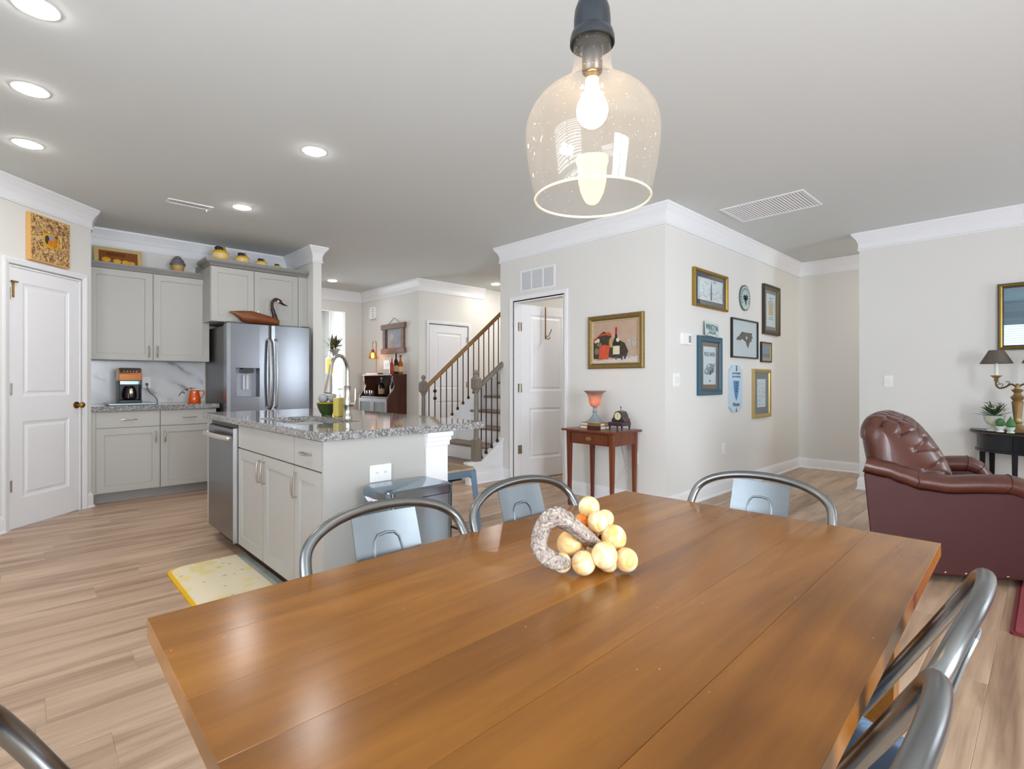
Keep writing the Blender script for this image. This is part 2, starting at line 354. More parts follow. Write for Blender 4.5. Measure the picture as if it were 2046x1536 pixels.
# ---- floor of separate planks
floor = struct(box('floor', mat('floor_base', (92, 76, 62), 0.7), -1.61, 7.68, -2.91, 11.41, -0.08, -0.012), 'wood plank floor running through kitchen and living area')
RW = 0.197; PL = 1.24
def plank_mesh(L, w):
    m = MB(); e = 0.0014; z = 0.0
    a = [(0,0,-0.012),(L,0,-0.012),(L,w,-0.012),(0,w,-0.012)]; b = [(0,0,-0.0014),(L,0,-0.0014),(L,w,-0.0014),(0,w,-0.0014)]; c = [(e,e,z),(L-e,e,z),(L-e,w-e,z),(e,w-e,z)]
    m.add(a+b+c, [(0,1,5,4),(1,2,6,5),(2,3,7,6),(3,0,4,7),(4,5,9,8),(5,6,10,9),(6,7,11,10),(7,4,8,11),(8,9,10,11)]); return m
known = {12: 0.066, 10: 0.218, 13: 0.345, 18: 0.30, 19: 0.529}   # joint positions read off the rows
rows = []; y = 2.336-12*RW
full = plank_mesh(PL, RW).mesh('plank', FLOORW)
rest = MB(); cnt = 0; rng = random.Random(3)
FW = Vector((cos(HEAD), sin(HEAD))); RT = Vector((sin(HEAD), -cos(HEAD)))
cand = []
for r in range(-14, 47):
    y0 = 2.336+(r-12)*RW
    j = known.get(r, rng.uniform(0, PL)); x = j-PL*math.ceil((j+1.55)/PL)
    while x < 7.62:
        a = max(x, -1.56); b = min(x+PL, 7.62)
        if b-a > 0.05 and y0 > -2.85 and y0 < 11.2:
            c = Vector(((a+b)/2, y0+RW/2)); d = c.dot(FW); l = c.dot(RT)
            vis = d > 0.35 and abs(l) < d*1.02+0.7 and not (c.x > 4.3 and c.y > 2.45) and c.y < 8.6
            cand.append((d if vis else 99+d, a, b, y0))
        x += PL
cand.sort()
for k, (d, a, b, y0) in enumerate(cand):
    if k < 290 and d < 99:
        if abs((b-a)-PL) < 1e-3: o = bpy.data.objects.new('plank', full); COL.objects.link(o)
        else: o = plank_mesh(b-a, RW).build('plank', FLOORW)
        o.location = (a, y0, 0); o.parent = floor
    else:
        m = plank_mesh(b-a, RW); rest.add([(p[0]+a, p[1]+y0, p[2]) for p in m.v], m.f)
o = rest.build('far_planks', FLOORW, floor); o['kind'] = 'stuff'
# ---- crown, baseboards
CROWN = [(0, 2.536), (0.013, 2.536), (0.016, 2.546), (0.009, 2.556), (0.009, 2.612), (0.016, 2.622), (0.020, 2.64), (0.034, 2.664), (0.050, 2.682), (0.054, 2.692), (0.062, 2.698), (0.064, 2.719), (0, 2.719)]
BASE = [(0, 0.001), (0.030, 0.001), (0.028, 0.012), (0.020, 0.020), (0.016, 0.022), (0.016, 0.098), (0.012, 0.112), (0.006, 0.122), (0.004, 0.132), (0, 0.132)]
def trim(name, path, prof, label): return struct(sweep(path, prof).build(name, TRIM, smooth=True, ang=25, fix=True), label)
trim('trim_1', [(6.47, -2.8), (6.47, 1.42), (6.58, 1.42), (6.58, -1.2), (7.565, -1.2), (7.565, 2.349), (4.106, 2.349), (4.106, 4.50), (4.22, 4.50)], CROWN, 'white crown moulding over the gallery and console walls')
trim('trim_2', [(5.74, 6.71), (4.43, 6.71), (4.43, 8.54), (2.57, 8.54), (2.57, 5.94), (2.47, 5.94), (2.47, 6.76), (0.473, 6.76), (0.473, 6.075), diag(-1.55), (-1.5, 4.96), (-1.5, -2.8), (6.47, -2.8)], CROWN, 'white crown moulding over hall, kitchen and pantry walls')
trim('baseboard_right', [(6.47, -2.8), (6.47, 1.42), (6.58, 1.42), (6.58, -1.2), (7.565, -1.2), (7.565, 2.349), (4.106, 2.349), (4.106, 3.455)], BASE, 'white baseboard along the gallery and living walls')
trim('baseboard_stair', [(4.106, 4.335), (4.106, 4.45), (3.58, 4.45)], BASE, 'white baseboard below the stair panel')
trim('baseboard_pantry', [(0.473, 6.13), (0.473, 6.075), diag(-0.052)], BASE, 'white baseboard end beside the pantry door')
trim('baseboard_left', [diag(-0.812), diag(-1.55), (-1.5, 4.96), (-1.5, -2.8)], BASE, 'white baseboard along the left walls')
trim('baseboard_back', [(-1.5, -2.8), (6.47, -2.8)], BASE, 'white baseboard below the rear windows')
trim('baseboard_hall', [(4.57, 6.71), (4.43, 6.71), (4.43, 8.54), (4.13, 8.54)], BASE, 'white baseboard in the hall')
trim('baseboard_fridge', [(2.57, 8.5), (2.57, 5.94), (2.47, 5.94)], BASE, 'white baseboard at the wall end by the refrigerator')
# ---- doors
OGEE = [(0.006, 0.005), (0.022, 0.009), (0.030, 0.009), (0.046, 0.003)]
def casing(parent, w, h, cw=0.056, depth=0.11):
    m = MB()
    prof = [(0, 0), (0.012, 0), (0.012, -0.010), (cw-0.012, -0.018), (cw, -0.016), (cw, 0)]
    # mitred casing swept round the opening
    pts = [(0, 0), (0, h), (w, h), (w, 0)]
    nrm = [(-1, 0), (-1, 1), (1, 1), (1, 0)]
    vs = []; k = len(prof)
    for (x, z), (nx, nz) in zip(pts, nrm):
        for o_, d_ in prof: vs.append((x+nx*o_, d_, z+nz*o_+(0.001 if nz == 0 else 0)))
    fs = []
    for i in range(3):
        for q in range(k): fs.append((i*k+q, i*k+(q+1) % k, (i+1)*k+(q+1) % k, (i+1)*k+q))
    fs += [tuple(range(k)), tuple(3*k+q for q in range(k))]
    MB().add(vs, fs).build('casing', TRIM, parent, fix=True)
    j = MB(); j.box(0, 0.012, 0, depth, 0.001, h); j.box(w-0.012, w, 0, depth, 0.001, h); j.box(0.012, w-0.012, 0, depth, h-0.012, h)
    j.build('jamb', TRIM, parent)
def hinge(parent, x, y, z, mt=None):
    m = MB(); m.cyl((x, y, z-0.045), (x, y, z+0.045), 0.006, seg=10); m.box(x-0.016, x+0.014, y+0.002, y+0.005, z-0.045, z+0.045)
    return m.build('hinge', mt or NICKEL, parent, smooth=True)
def make_door(name, label, w, h, panels, loc, rz):
    r = bpy.data.objects.new(name, None); COL.objects.link(r); r.location = loc; r.rotation_euler = (0, 0, rz); struct(r, label)
    casing(r, w, h)
    return r
d1 = make_door('door_1', 'white two-panel pantry door in the diagonal wall', 0.655, 2.05, None, diag(-0.765)+(0,), radians(46))
sl = slab(0.631, 2.025, 0.035, [(0.10, 0.525, 1.02, 1.915), (0.10, 0.525, 0.225, 0.822)], OGEE).build('slab', DOORW, d1, loc=(0.012, 0.004, 0.010))
for z in (0.33, 1.08, 1.82): hinge(sl, 0.0, -0.005, z)
kn = MB(); kn.sphere((0.625, -0.055, 0.93), 0.026, 18, 10, (1, 0.75, 1)); kn.cyl((0.625, 0.004, 0.93), (0.625, -0.05, 0.93), 0.011); kn.cyl((0.625, 0.002, 0.93), (0.625, -0.008, 0.93), 0.03)
_o = kn.build('knob', BRASS, sl, smooth=True, loc=(-0.03, 0, 0)); _o['label'] = 'round antique brass knob'
d2 = make_door('door_2', 'white two-panel door standing open beside the console table', 0.75, 2.055, None, (4.106, 4.27, 0), -pi/2)
sl = slab(0.73, 2.03, 0.035, [(0.12, 0.61, 1.02, 1.92), (0.12, 0.61, 0.225, 0.822)], OGEE).build('slab', DOORW, d2, loc=(0.014, 0.105, 0.012), rot=(0, 0, radians(81)))
for z in (0.36, 1.07, 1.78):
    m = MB(); m.cyl((0.013, 0.088, z-0.05), (0.013, 0.088, z+0.05), 0.008, seg=10); m.box(0.012, 0.016, 0.052, 0.088, z-0.05, z+0.05); m.box(0.014, 0.03, 0.096, 0.1, z-0.05, z+0.05)
    m.build('hinge', NICKEL, d2, smooth=True)
d3 = make_door('door_3', 'white two-panel closet door behind the stair railing', 0.76, 2.04, None, (4.625, 6.71, 0), 0)
sl = slab(0.736, 2.018, 0.035, [(0.12, 0.616, 1.02, 1.91), (0.12, 0.616, 0.225, 0.822)], OGEE).build('slab', DOORW, d3, loc=(0.012, 0.004, 0.010))
for z in (0.33, 1.08, 1.82): hinge(sl, 0.736, -0.005, z)
# ---- windows
def make_window(name, label, w, h, loc, rz, cols, rows_, blinds=False):
    r = bpy.data.objects.new(name, None); COL.objects.link(r); r.location = loc; r.rotation_euler = (0, 0, rz); struct(r, label)
    m = MB()
    for a in ((-0.06, 0, -0.02, 0, 0, h), (w, w+0.06, -0.02, 0, 0, h), (-0.06, w+0.06, -0.02, 0, h, h+0.06), (0, 0.03, 0, 0.10, 0, h), (w-0.03, w, 0, 0.10, 0, h), (0.03, w-0.03, 0, 0.10, h-0.03, h), (0.03, w-0.03, 0, 0.10, 0, 0.03)): m.box(*a)
    m.build('window_frame', TRIM, r)
    box('window_sill', TRIM, -0.09, w+0.09, -0.06, 0, -0.03, 0.0, r)
    iw = (w-0.06)/cols; ih = (h-0.06)/rows_
    for i in range(cols):
        for j in range(rows_):
            x0 = 0.03+i*iw; z0 = 0.03+j*ih; s = MB()
            for a in ((x0, x0+0.035, 0.05, 0.085, z0, z0+ih), (x0+iw-0.035, x0+iw, 0.05, 0.085, z0, z0+ih), (x0+0.035, x0+iw-0.035, 0.05, 0.085, z0, z0+0.035), (x0+0.035, x0+iw-0.035, 0.05, 0.085, z0+ih-0.035, z0+ih)): s.box(*a)
            sash = s.build('sash', TRIM, r)
            box('pane', PANE, x0+0.035, x0+iw-0.035, 0.066, 0.069, z0+0.035, z0+ih-0.035, sash)
    if blinds:
        sm = MB(); sm.add([(0.035, -0.022, 0.006), (w-0.035, -0.022, 0.006), (w-0.035, 0.022, -0.006), (0.035, 0.022, -0.006), (0.035, -0.022, 0.009), (w-0.035, -0.022, 0.009), (w-0.035, 0.022, -0.003), (0.035, 0.022, -0.003)], [(3,2,1,0),(4,5,6,7),(0,1,5,4),(1,2,6,5),(2,3,7,6),(3,0,4,7)])
        me = sm.mesh('slat', mat('blind_white', (236, 240, 244), 0.5)); z = 0.06
        while z < h-0.06:
            o = bpy.data.objects.new('slat', me); COL.objects.link(o); o.parent = r; o.location = (0, 0.022, z); z += 0.046
        box('blind_headrail', TRIM, 0.032, w-0.032, 0.0, 0.045, h-0.075, h-0.031, r)
    return r
make_window('window_1', 'tall glazed double window behind the dining table', 1.7, 2.05, (1.4, -2.8, 0.2), pi, 2, 1)
make_window('window_2', 'double-hung window in the rear wall of the living area', 0.9, 1.6, (6.05, -2.8, 0.65), pi, 1, 2)
make_window('window_3', 'window with white horizontal blinds beside the table', 2.1, 1.6, (-1.5, -0.3, 0.75), pi/2, 2, 2, True)
make_window('added_window_4', 'added unseen window lighting the far room beyond the hall', 1.6, 1.6, (2.5, 11.3, 0.7), 0, 2, 2)  # added out of view to let light into far room and hall
# ---- staircase
st = thing('staircase', 'staircase with grey-brown wooden treads, white risers and white stringers', 'staircase')
def nose(n): return 3.714+0.246*(n-1)
for n in range(1, 13):
    X = nose(n); z = 0.19*n
    m = MB(); m.prism([(X+0.012, z-0.03), (X+0.30, z-0.03), (X+0.30, z), (X+0.012, z), (X+0.003, z-0.006), (X, z-0.015), (X+0.003, z-0.024)], 4.502, 5.498, 'xz'); m.build('tread', TREADW, st, fix=True)
    box('riser', TRIM, X+0.028, X+0.046, 4.505, 5.495, z-0.19+(0.001 if n == 1 else 0), z-0.0305, st)
m = MB(); m.prism([(3.58, 0.001), (4.104, 0.001), (4.104, 0.46), (3.77, 0.225), (3.58, 0.225)], 4.452, 4.50, 'xz'); pn = m.build('stringer_near', TRIM, st, fix=True)
m = MB(); m.prism([(3.565, 0.226), (3.77, 0.226), (4.104, 0.461), (4.104, 0.487), (3.765, 0.25), (3.565, 0.25)], 4.435, 4.515, 'xz'); m.build('stringer_cap', TRIM, st, fix=True)
m = MB()
for q in ([(3.80, 0.17), (4.07, 0.17), (4.07, 0.19), (3.80, 0.19)], [(4.07, 0.17), (4.09, 0.17), (4.09, 0.42), (4.07, 0.405)], [(3.79, 0.19), (3.80, 0.19), (4.07, 0.38), (4.07, 0.405)]): m.prism(q, 4.444, 4.4525, 'xz')
m.build('panel_moulding', TRIM, pn, fix=True)
m = MB(); m.prism([(3.60, 0.001), (6.6, 0.001), (6.6, 2.58), (3.76, 0.372), (3.60, 0.372)], 5.50, 5.55, 'xz'); m.build('stringer_far', TRIM, st, fix=True)
def newel(parent, x, y, z0, z1):
    b = 0.043; m = MB()
    m.hexa([(x-b, y-b, z0), (x+b, y-b, z0), (x+b, y+b, z0), (x-b, y+b, z0)], [(x-b, y-b, z0+0.24), (x+b, y-b, z0+0.24), (x+b, y+b, z0+0.24), (x-b, y+b, z0+0.24)])
    m.lathe([(0.043, z0+0.24), (0.030, z0+0.27), (0.027, z0+0.30), (0.026, z1-0.34), (0.024, z1-0.26), (0.034, z1-0.235), (0.034, z1-0.225)], 16, (x, y, 0))
    m.hexa([(x-0.03, y-0.03, z1-0.225), (x+0.03, y-0.03, z1-0.225), (x+0.03, y+0.03, z1-0.225), (x-0.03, y+0.03, z1-0.225)], [(x-b, y-b, z1-0.20), (x+b, y-b, z1-0.20), (x+b, y+b, z1-0.20), (x-b, y+b, z1-0.20)])
    m.hexa([(x-b, y-b, z1-0.20), (x+b, y-b, z1-0.20), (x+b, y+b, z1-0.20), (x-b, y+b, z1-0.20)], [(x-b, y-b, z1-0.10), (x+b, y-b, z1-0.10), (x+b, y+b, z1-0.10), (x-b, y+b, z1-0.10)])
    m.hexa([(x-b, y-b, z1-0.10), (x+b, y-b, z1-0.10), (x+b, y+b, z1-0.10), (x-b, y+b, z1-0.10)], [(x-0.026, y-0.026, z1-0.075), (x+0.026, y-0.026, z1-0.075), (x+0.026, y+0.026, z1-0.075), (x-0.026, y+0.026, z1-0.075)])
    m.lathe([(0.02, z1-0.075), (0.018, z1-0.055), (0.032, z1-0.03), (0.03, z1-0.012), (0.012, z1)], 14, (x, y, 0))
    return m.build('newel_post', NEWELW, parent, bevel=0.002, fix=True)
def rail(parent, x0, z0, x1, z1, y, mt):
    m = MB(); pf = [(-0.028, -0.028), (0.028, -0.028), (0.032, 0.0), (0.022, 0.022), (0.0, 0.032), (-0.022, 0.022), (-0.032, 0.0)]
    n = len(pf); vs = [(x0, y+a, z0+b) for a, b in pf]+[(x1, y+a, z1+b) for a, b in pf]
    m.add(vs, [tuple(range(n)), tuple(range(2*n-1, n-1, -1))]+[(i, n+i, n+(i+1) % n, (i+1) % n) for i in range(n)])
    return m.build('handrail', mt, parent, smooth=True, fix=True)
def baluster(parent, x, y, z0, z1, basket=False):
    m = MB(); m.tube([(x, y, z0), (x, y, z1)], 0.0075, 6)
    m.lathe([(0.016, 0), (0.019, 0.012), (0.017, 0.026), (0.009, 0.045)], 10, (x, y, z0))
    if basket:
        for zz in (z0+(z1-z0)*0.66, z0+(z1-z0)*0.80): m.sphere((x, y, zz), 0.024, 10, 6)
    return m.build('baluster', IRON, parent, smooth=True)
fr = thing('stair_railing', 'far stair railing with long wooden handrail, grey newel and thin iron balusters', 'railing', (0, 0, 0))
newel(fr, 3.715, 5.525, 0.375, 1.225); rail(fr, 3.76, 1.075, 5.3, 2.338, 5.525, RAILW)
for k in range(16):
    x = 3.80+0.0925*k
    baluster(fr, x, 5.525, 0.372+0.7775*max(0, x-3.76), 1.05+0.82*(x-3.76), k == 1)
nr = thing('stair_railing', 'near short stair railing with grey wooden newel ending at the wall corner', 'railing', (0, 0, 0))
newel(nr, 3.715, 4.475, 0.251, 1.275); rail(nr, 3.755, 1.092, 4.103, 1.35, 4.475, NEWELW)
for x in (3.79, 3.862, 3.945, 4.034): baluster(nr, x, 4.475, 0.251+0.70*(x-3.765), 1.065+0.741*(x-3.755))
# ---- lamps recessed in the ceiling
LENS = emission('downlight_lens', (255, 250, 245), 130)
DL = [((0.05, 2.942), 'round recessed ceiling light nearest the viewer in the left row'), ((0.042, 3.795), 'middle round recessed ceiling light of the left row of three'), ((0.038, 4.678), 'farthest round recessed ceiling light of the left row, by the pantry crown'),
      ((1.455, 3.48), 'round recessed ceiling light above the island'), ((1.453, 5.047), 'round recessed ceiling light in front of the refrigerator, beside the small vent'), ((3.534, 7.769), 'round recessed ceiling light in the hall by the wall end'), ((5.575, 6.227), 'round recessed ceiling light over the stair beside the console wall edge')]
for (x, y), lab in DL:
    t = thing('recessed_light', lab, 'ceiling light', (x, y, CH), 0, 'recessed ceiling lights')
    MB().lathe([(0.080, -0.0005), (0.079, -0.003), (0.070, -0.004), (0.066, -0.0035), (0.066, -0.0005)], 32, cap=False).build('trim_ring', WHITEP, t, smooth=True)
    MB().lathe([(0.066, -0.0035), (0.062, -0.0075), (0.045, -0.011), (0.001, -0.0125)], 32, cap=False).build('lens', LENS, t, smooth=True)
# ================================================================== VENTS, PLATES
def grille(name, label, cat, w, h, loc, rot, n, vertical=True, mullions=()):
    """louvred grille: x 0..w, z 0..h, front to -y"""
    t = thing(name, label, cat, loc); t.rotation_euler = rot
    m = MB(); f = 0.022
    for a in ((0, w, -0.008, 0, 0, f), (0, w, -0.008, 0, h-f, h), (0, f, -0.008, 0, f, h-f), (w-f, w, -0.008, 0, f, h-f)): m.box(*a)
    for u in mullions: m.box(u-0.008, u+0.008, -0.007, 0, f, h-f)
    m.build('frame', TRIM, t, bevel=0.002)
    box('backing', mat('vent_shadow', (206, 206, 208), 0.8), f, w-f, -0.002, -0.001, f, h-f, t)
    L = (h if vertical else w)-2*f; sm = MB()
    for k in range(n):
        p = f+(k+0.5)*((w if vertical else h)-2*f)/n; q = 0.0035
        if vertical: sm.add([(p-q, -0.006, f), (p+q, -0.001, f), (p+q, -0.001, h-f), (p-q, -0.006, h-f)], [(0, 1, 2, 3)])
        else: sm.add([(f, -0.006, p-q), (w-f, -0.006, p-q), (w-f, -0.001, p+q), (f, -0.001, p+q)], [(0, 1, 2, 3)])
    o = sm.build('louvres', TRIM, t); o['kind'] = 'stuff'
    return t
grille('wall_vent', 'white three-section return vent above the open door', 'vent', 0.525, 0.245, (4.106, 4.162, 2.15), (0, 0, -pi/2), 16, False, (0.175, 0.35))
grille('ceiling_vent', 'large white perforated ceiling vent near the gallery wall', 'vent', 0.70, 0.52, (5.15, 2.105, CH), (pi/2, 0, -pi/2), 26, True)
cv = grille('ceiling_vent', 'small white ceiling register with a lever over the kitchen', 'vent', 0.345, 0.125, (0.92, 5.345, CH), (-pi/2, 0, 0), 9, True)
cv.rotation_euler = (pi/2, 0, 0); cv.location = (0.92, 5.345, CH)
MB().cyl((0.31, -0.006, 0.03), (0.31, -0.028, 0.03), 0.005, seg=8).build('lever', WHITEP, cv)
def plate(name, label, w, h, loc, rz, kind):
    t = thing(name, label, 'switch' if kind == 'switch' else 'outlet', loc, rz)
    MB().box(-w/2, w/2, -0.006, 0, -h/2, h/2).build('cover_plate', WHITEP, t, bevel=0.002)
    n = max(1, round(w/0.075)) if kind == 'switch' else 2
    for k in range(n):
        if kind == 'switch':
            x = (k-(n-1)/2)*0.046; MB().box(x-0.016, x+0.016, -0.009, -0.006, -0.032, 0.032).build('rocker', mat('rocker_white', (234, 234, 232), 0.35), t, bevel=0.001)
        else:
            u = (k-0.5)*0.045
            c = (u, 0) if w > h else (0, u); m = MB(); m.prism([(c[0]+0.016*cos(2*pi*q/16), c[1]+0.018*sin(2*pi*q/16)) for q in range(16)], -0.009, -0.006, 'xz'); so = m.build('socket', WHITEP, t, fix=True)
            s = MB()
            for dx in (-0.005, 0.005): s.box(c[0]+dx-0.001, c[0]+dx+0.001, -0.0095, -0.009, c[1]-0.001, c[1]+0.008)
            s.build('slots', BLACK, so)
    return t
plate('light_switch', 'white double switch plate by the corner of the gallery wall', 0.115, 0.12, (4.296, 2.349, 1.163), 0, 'switch')
plate('light_switch', 'white switch plate on the living room wall behind the armchair', 0.075, 0.115, (6.47, 1.164, 1.15), -pi/2, 'switch')
plate('wall_outlet', 'white outlet low on the gallery wall', 0.07, 0.115, (5.26, 2.349, 0.458), 0, 'outlet')
plate('wall_outlet', 'white outlet low on the wall under the console table', 0.07, 0.115, (4.106, 2.66, 0.45), -pi/2, 'outlet')
plate('wall_outlet', 'white outlet on the marble backsplash beside the coffee maker', 0.075, 0.12, (0.99, 6.743, 1.135), 0, 'outlet')
plate('light_switch', 'bright white switch plate on the hall wall behind the bar bottles', 0.19, 0.15, (4.43, 7.665, 1.42), -pi/2, 'switch')
t = thing('thermostat', 'white thermostat with grey display on the gallery wall', 'thermostat', (4.452, 2.349, 1.54))
MB().prism(rrect(-0.085, 0.085, -0.052, 0.052, 0.008), -0.025, 0, 'xz').build('housing', WHITEP, t, bevel=0.003, fix=True)
box('display', mat('lcd_grey', (150, 156, 158), 0.25), 0.03, 0.075, -0.0262, -0.025, -0.032, 0.032, t)
t = thing('door_chime', 'white door chime box high on the hall wall', 'door chime', (4.43, 8.10, 2.32), -pi/2)
MB().prism(rrect(-0.085, 0.085, -0.10, 0.10, 0.01), -0.045, 0, 'xz').build('housing', WHITEP, t, bevel=0.004, fix=True)
for z in (-0.06, -0.02, 0.02, 0.06): box('slot', mat('chime_slot', (150, 150, 150), 0.6), 0.03, 0.07, -0.0458, -0.045, z-0.008, z+0.008, t)
# ================================================================== KITCHEN WALL
SHK = [(0.0005, 0.0), (0.008, 0.006)]
def pull(parent, c, L, vertical, face='-y'):
    """bowed bar pull; local frame front to -y"""
    x, y, z = c; n = 9; pts = []
    for k in range(n):
        u = -1+2*k/(n-1); bow = 0.026*(1-0.25*u*u)
        pts.append((x, y-bow, z+u*L/2) if vertical else (x+u*L/2, y-bow, z))
    m = MB(); m.tube(pts, [0.0045+0.0025*(1-(2*k/(n-1)-1)**2) for k in range(n)], 8)
    for u in (-1, 1):
        a = (x, y, z+u*L*0.47) if vertical else (x+u*L*0.47, y, z); b = (x, y-0.022, z+u*L*0.47) if vertical else (x+u*L*0.47, y-0.022, z)
        m.cyl(a, b, 0.005, seg=8)
    o = m.build('handle', NICKEL, parent, smooth=True); return o
def shaker(parent, x0, x1, z0, z1, yf, stile=0.06, name='door', t=0.02):
    w = x1-x0; h = z1-z0
    o = slab(w, h, t, [(stile, w-stile, stile, h-stile)] if name == 'door' else [], [(0.001, 0.0), (0.004, 0.010), (0.0045, 0.010)]).build(name, CAB, parent, loc=(x0, yf, z0))
    return o
def hpull(d, x, z, L, vert, yf=0.0): return pull(d, (x, yf, z), L, vert)
# base cabinet
bc = thing('base_cabinet', 'light grey base cabinet with two drawers and two doors under the coffee maker', 'cabinet', (0.498, 6.12, 0))
m = MB(); m.box(-0.024, 1.014, 0.021, 0.638, 0.097, 0.866); m.box(-0.024, 0.012, 0.0, 0.021, 0.097, 0.866); m.build('body', CAB, bc)
box('toe_kick', mat('toe_grey', (150, 149, 146), 0.5), -0.024, 1.014, 0.075, 0.10, 0.001, 0.097, bc)
for x0, x1 in ((0.014, 0.508), (0.516, 1.008)):
    dr = shaker(bc, x0, x1, 0.712, 0.856, 0.0, name='drawer'); hpull(dr, (x1-x0)/2, 0.072, 0.13, False)
    dd = shaker(bc, x0, x1, 0.102, 0.704, 0.0); hpull(dd, (x1-x0-0.035) if x0 < 0.3 else 0.035, 0.50, 0.11, True)
cn = MB(); cn.box(0.475, 1.53, 6.085, 6.742, 0.868, 0.915); tag(cn.build('countertop', GRANITE, bevel=0.004), 'speckled grey granite countertop under the coffee maker', 'countertop')
# backsplash
def marble():
    m = bpy.data.materials.new('marble'); m.use_nodes = True; nt = m.node_tree; b = nt.nodes['Principled BSDF']; L = nt.links.new; N = nt.nodes.new
    tc = N('ShaderNodeTexCoord'); mp = N('ShaderNodeMapping'); mp.inputs['Rotation'].default_value = (0, radians(-40), 0); L(tc.outputs['Object'], mp.inputs[0])
    wv = N('ShaderNodeTexWave'); wv.inputs['Scale'].default_value = 1.7; wv.inputs['Distortion'].default_value = 5.5; wv.inputs['Detail'].default_value = 4; wv.inputs['Detail Scale'].default_value = 1.6; wv.bands_direction = 'Z'; L(mp.outputs[0], wv.inputs[0])
    nz = N('ShaderNodeTexNoise'); nz.inputs['Scale'].default_value = 4; nz.inputs['Detail'].default_value = 5; L(tc.outputs['Object'], nz.inputs[0])
    ml = N('ShaderNodeMath'); ml.operation = 'MULTIPLY'; L(wv.outputs['Fac'], ml.inputs[0]); mr = N('ShaderNodeMapRange'); mr.inputs['From Min'].default_value = 0.35; mr.inputs['From Max'].default_value = 0.6; mr.inputs['To Min'].default_value = 0.25; mr.inputs['To Max'].default_value = 1; L(nz.outputs['Fac'], mr.inputs[0]); L(mr.outputs[0], ml.inputs[1])
    L(ramp(nt, [(0, srgb(222, 222, 222)), (0.7, srgb(212, 213, 214)), (0.9, srgb(186, 188, 190)), (1, srgb(158, 160, 163))], ml.outputs[0]), b.inputs['Base Color']); b.inputs['Roughness'].default_value = 0.2
    return m
MARB = marble()
bs = thing('backsplash', 'grey-veined white marble backsplash behind the coffee maker', 'backsplash', (0.475, 6.744, 0.916))
MB().box(0, 1.055, 0, 0.015, 0, 0.446).build('marble_slab', MARB, bs); box('edge_trim', mat('edge_cream', (226, 220, 206), 0.5), 1.055, 1.068, -0.002, 0.015, 0, 0.446, bs)
# upper cabinets
uc = thing('wall_cabinet', 'wide grey wall cabinet with two shaker doors left of the refrigerator', 'cabinet', (0.476, 6.42, 1.363))
MB().box(0, 1.04, 0.021, 0.338, 0, 0.90).build('body', CAB, uc)
for x0, x1 in ((0.004, 0.516), (0.528, 1.036)):
    dd = shaker(uc, x0, x1, 0.003, 0.895, 0.0); hpull(dd, (x1-x0-0.03) if x0 < 0.3 else 0.03, 0.09, 0.12, True)
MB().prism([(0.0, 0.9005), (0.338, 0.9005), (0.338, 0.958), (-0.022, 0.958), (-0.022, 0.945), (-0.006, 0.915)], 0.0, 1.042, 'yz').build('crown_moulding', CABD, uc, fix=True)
fc = thing('wall_cabinet', 'deep grey two-door cabinet with crown moulding above the refrigerator', 'cabinet', (1.451, 6.10, 1.785))
MB().box(0, 1.015, 0.021, 0.655, 0, 0.585).build('body', CAB, fc)
for x0, x1 in ((0.004, 0.424), (0.430, 0.905)):
    dd = shaker(fc, x0, x1, 0.004, 0.58, 0.0); hpull(dd, (x1-x0-0.03) if x0 < 0.3 else 0.03, 0.08, 0.11, True)
box('filler_strip', CAB, 0.912, 1.015, 0.004, 0.021, 0.0, 0.585, fc)
# crown swept round front and left side
_p = [(0.0, 0.0), (0.004, 0.0), (0.02, 0.02), (0.05, 0.034), (0.058, 0.046), (0.058, 0.07), (0.0, 0.07)]
m = MB(); vs = []
for (x, y, nx, ny) in ((0, 0.318, -1, 0), (0, 0.0, -1, -1), (1.015, 0.0, 0, -1)):
    for o_, z_ in _p: vs.append((x+nx*o_, y+ny*o_, 0.586+z_))
k = len(_p); fs = [tuple(range(k)), tuple(2*k+q for q in range(k))]
for i in range(2):
    for q in range(k): fs.append((i*k+q, i*k+(q+1) % k, (i+1)*k+(q+1) % k, (i+1)*k+q))
m.add(vs, fs); m.box(0.001, 1.015, 0.001, 0.655, 0.586, 0.6555); m.build('crown_moulding', CABD, fc, fix=True)
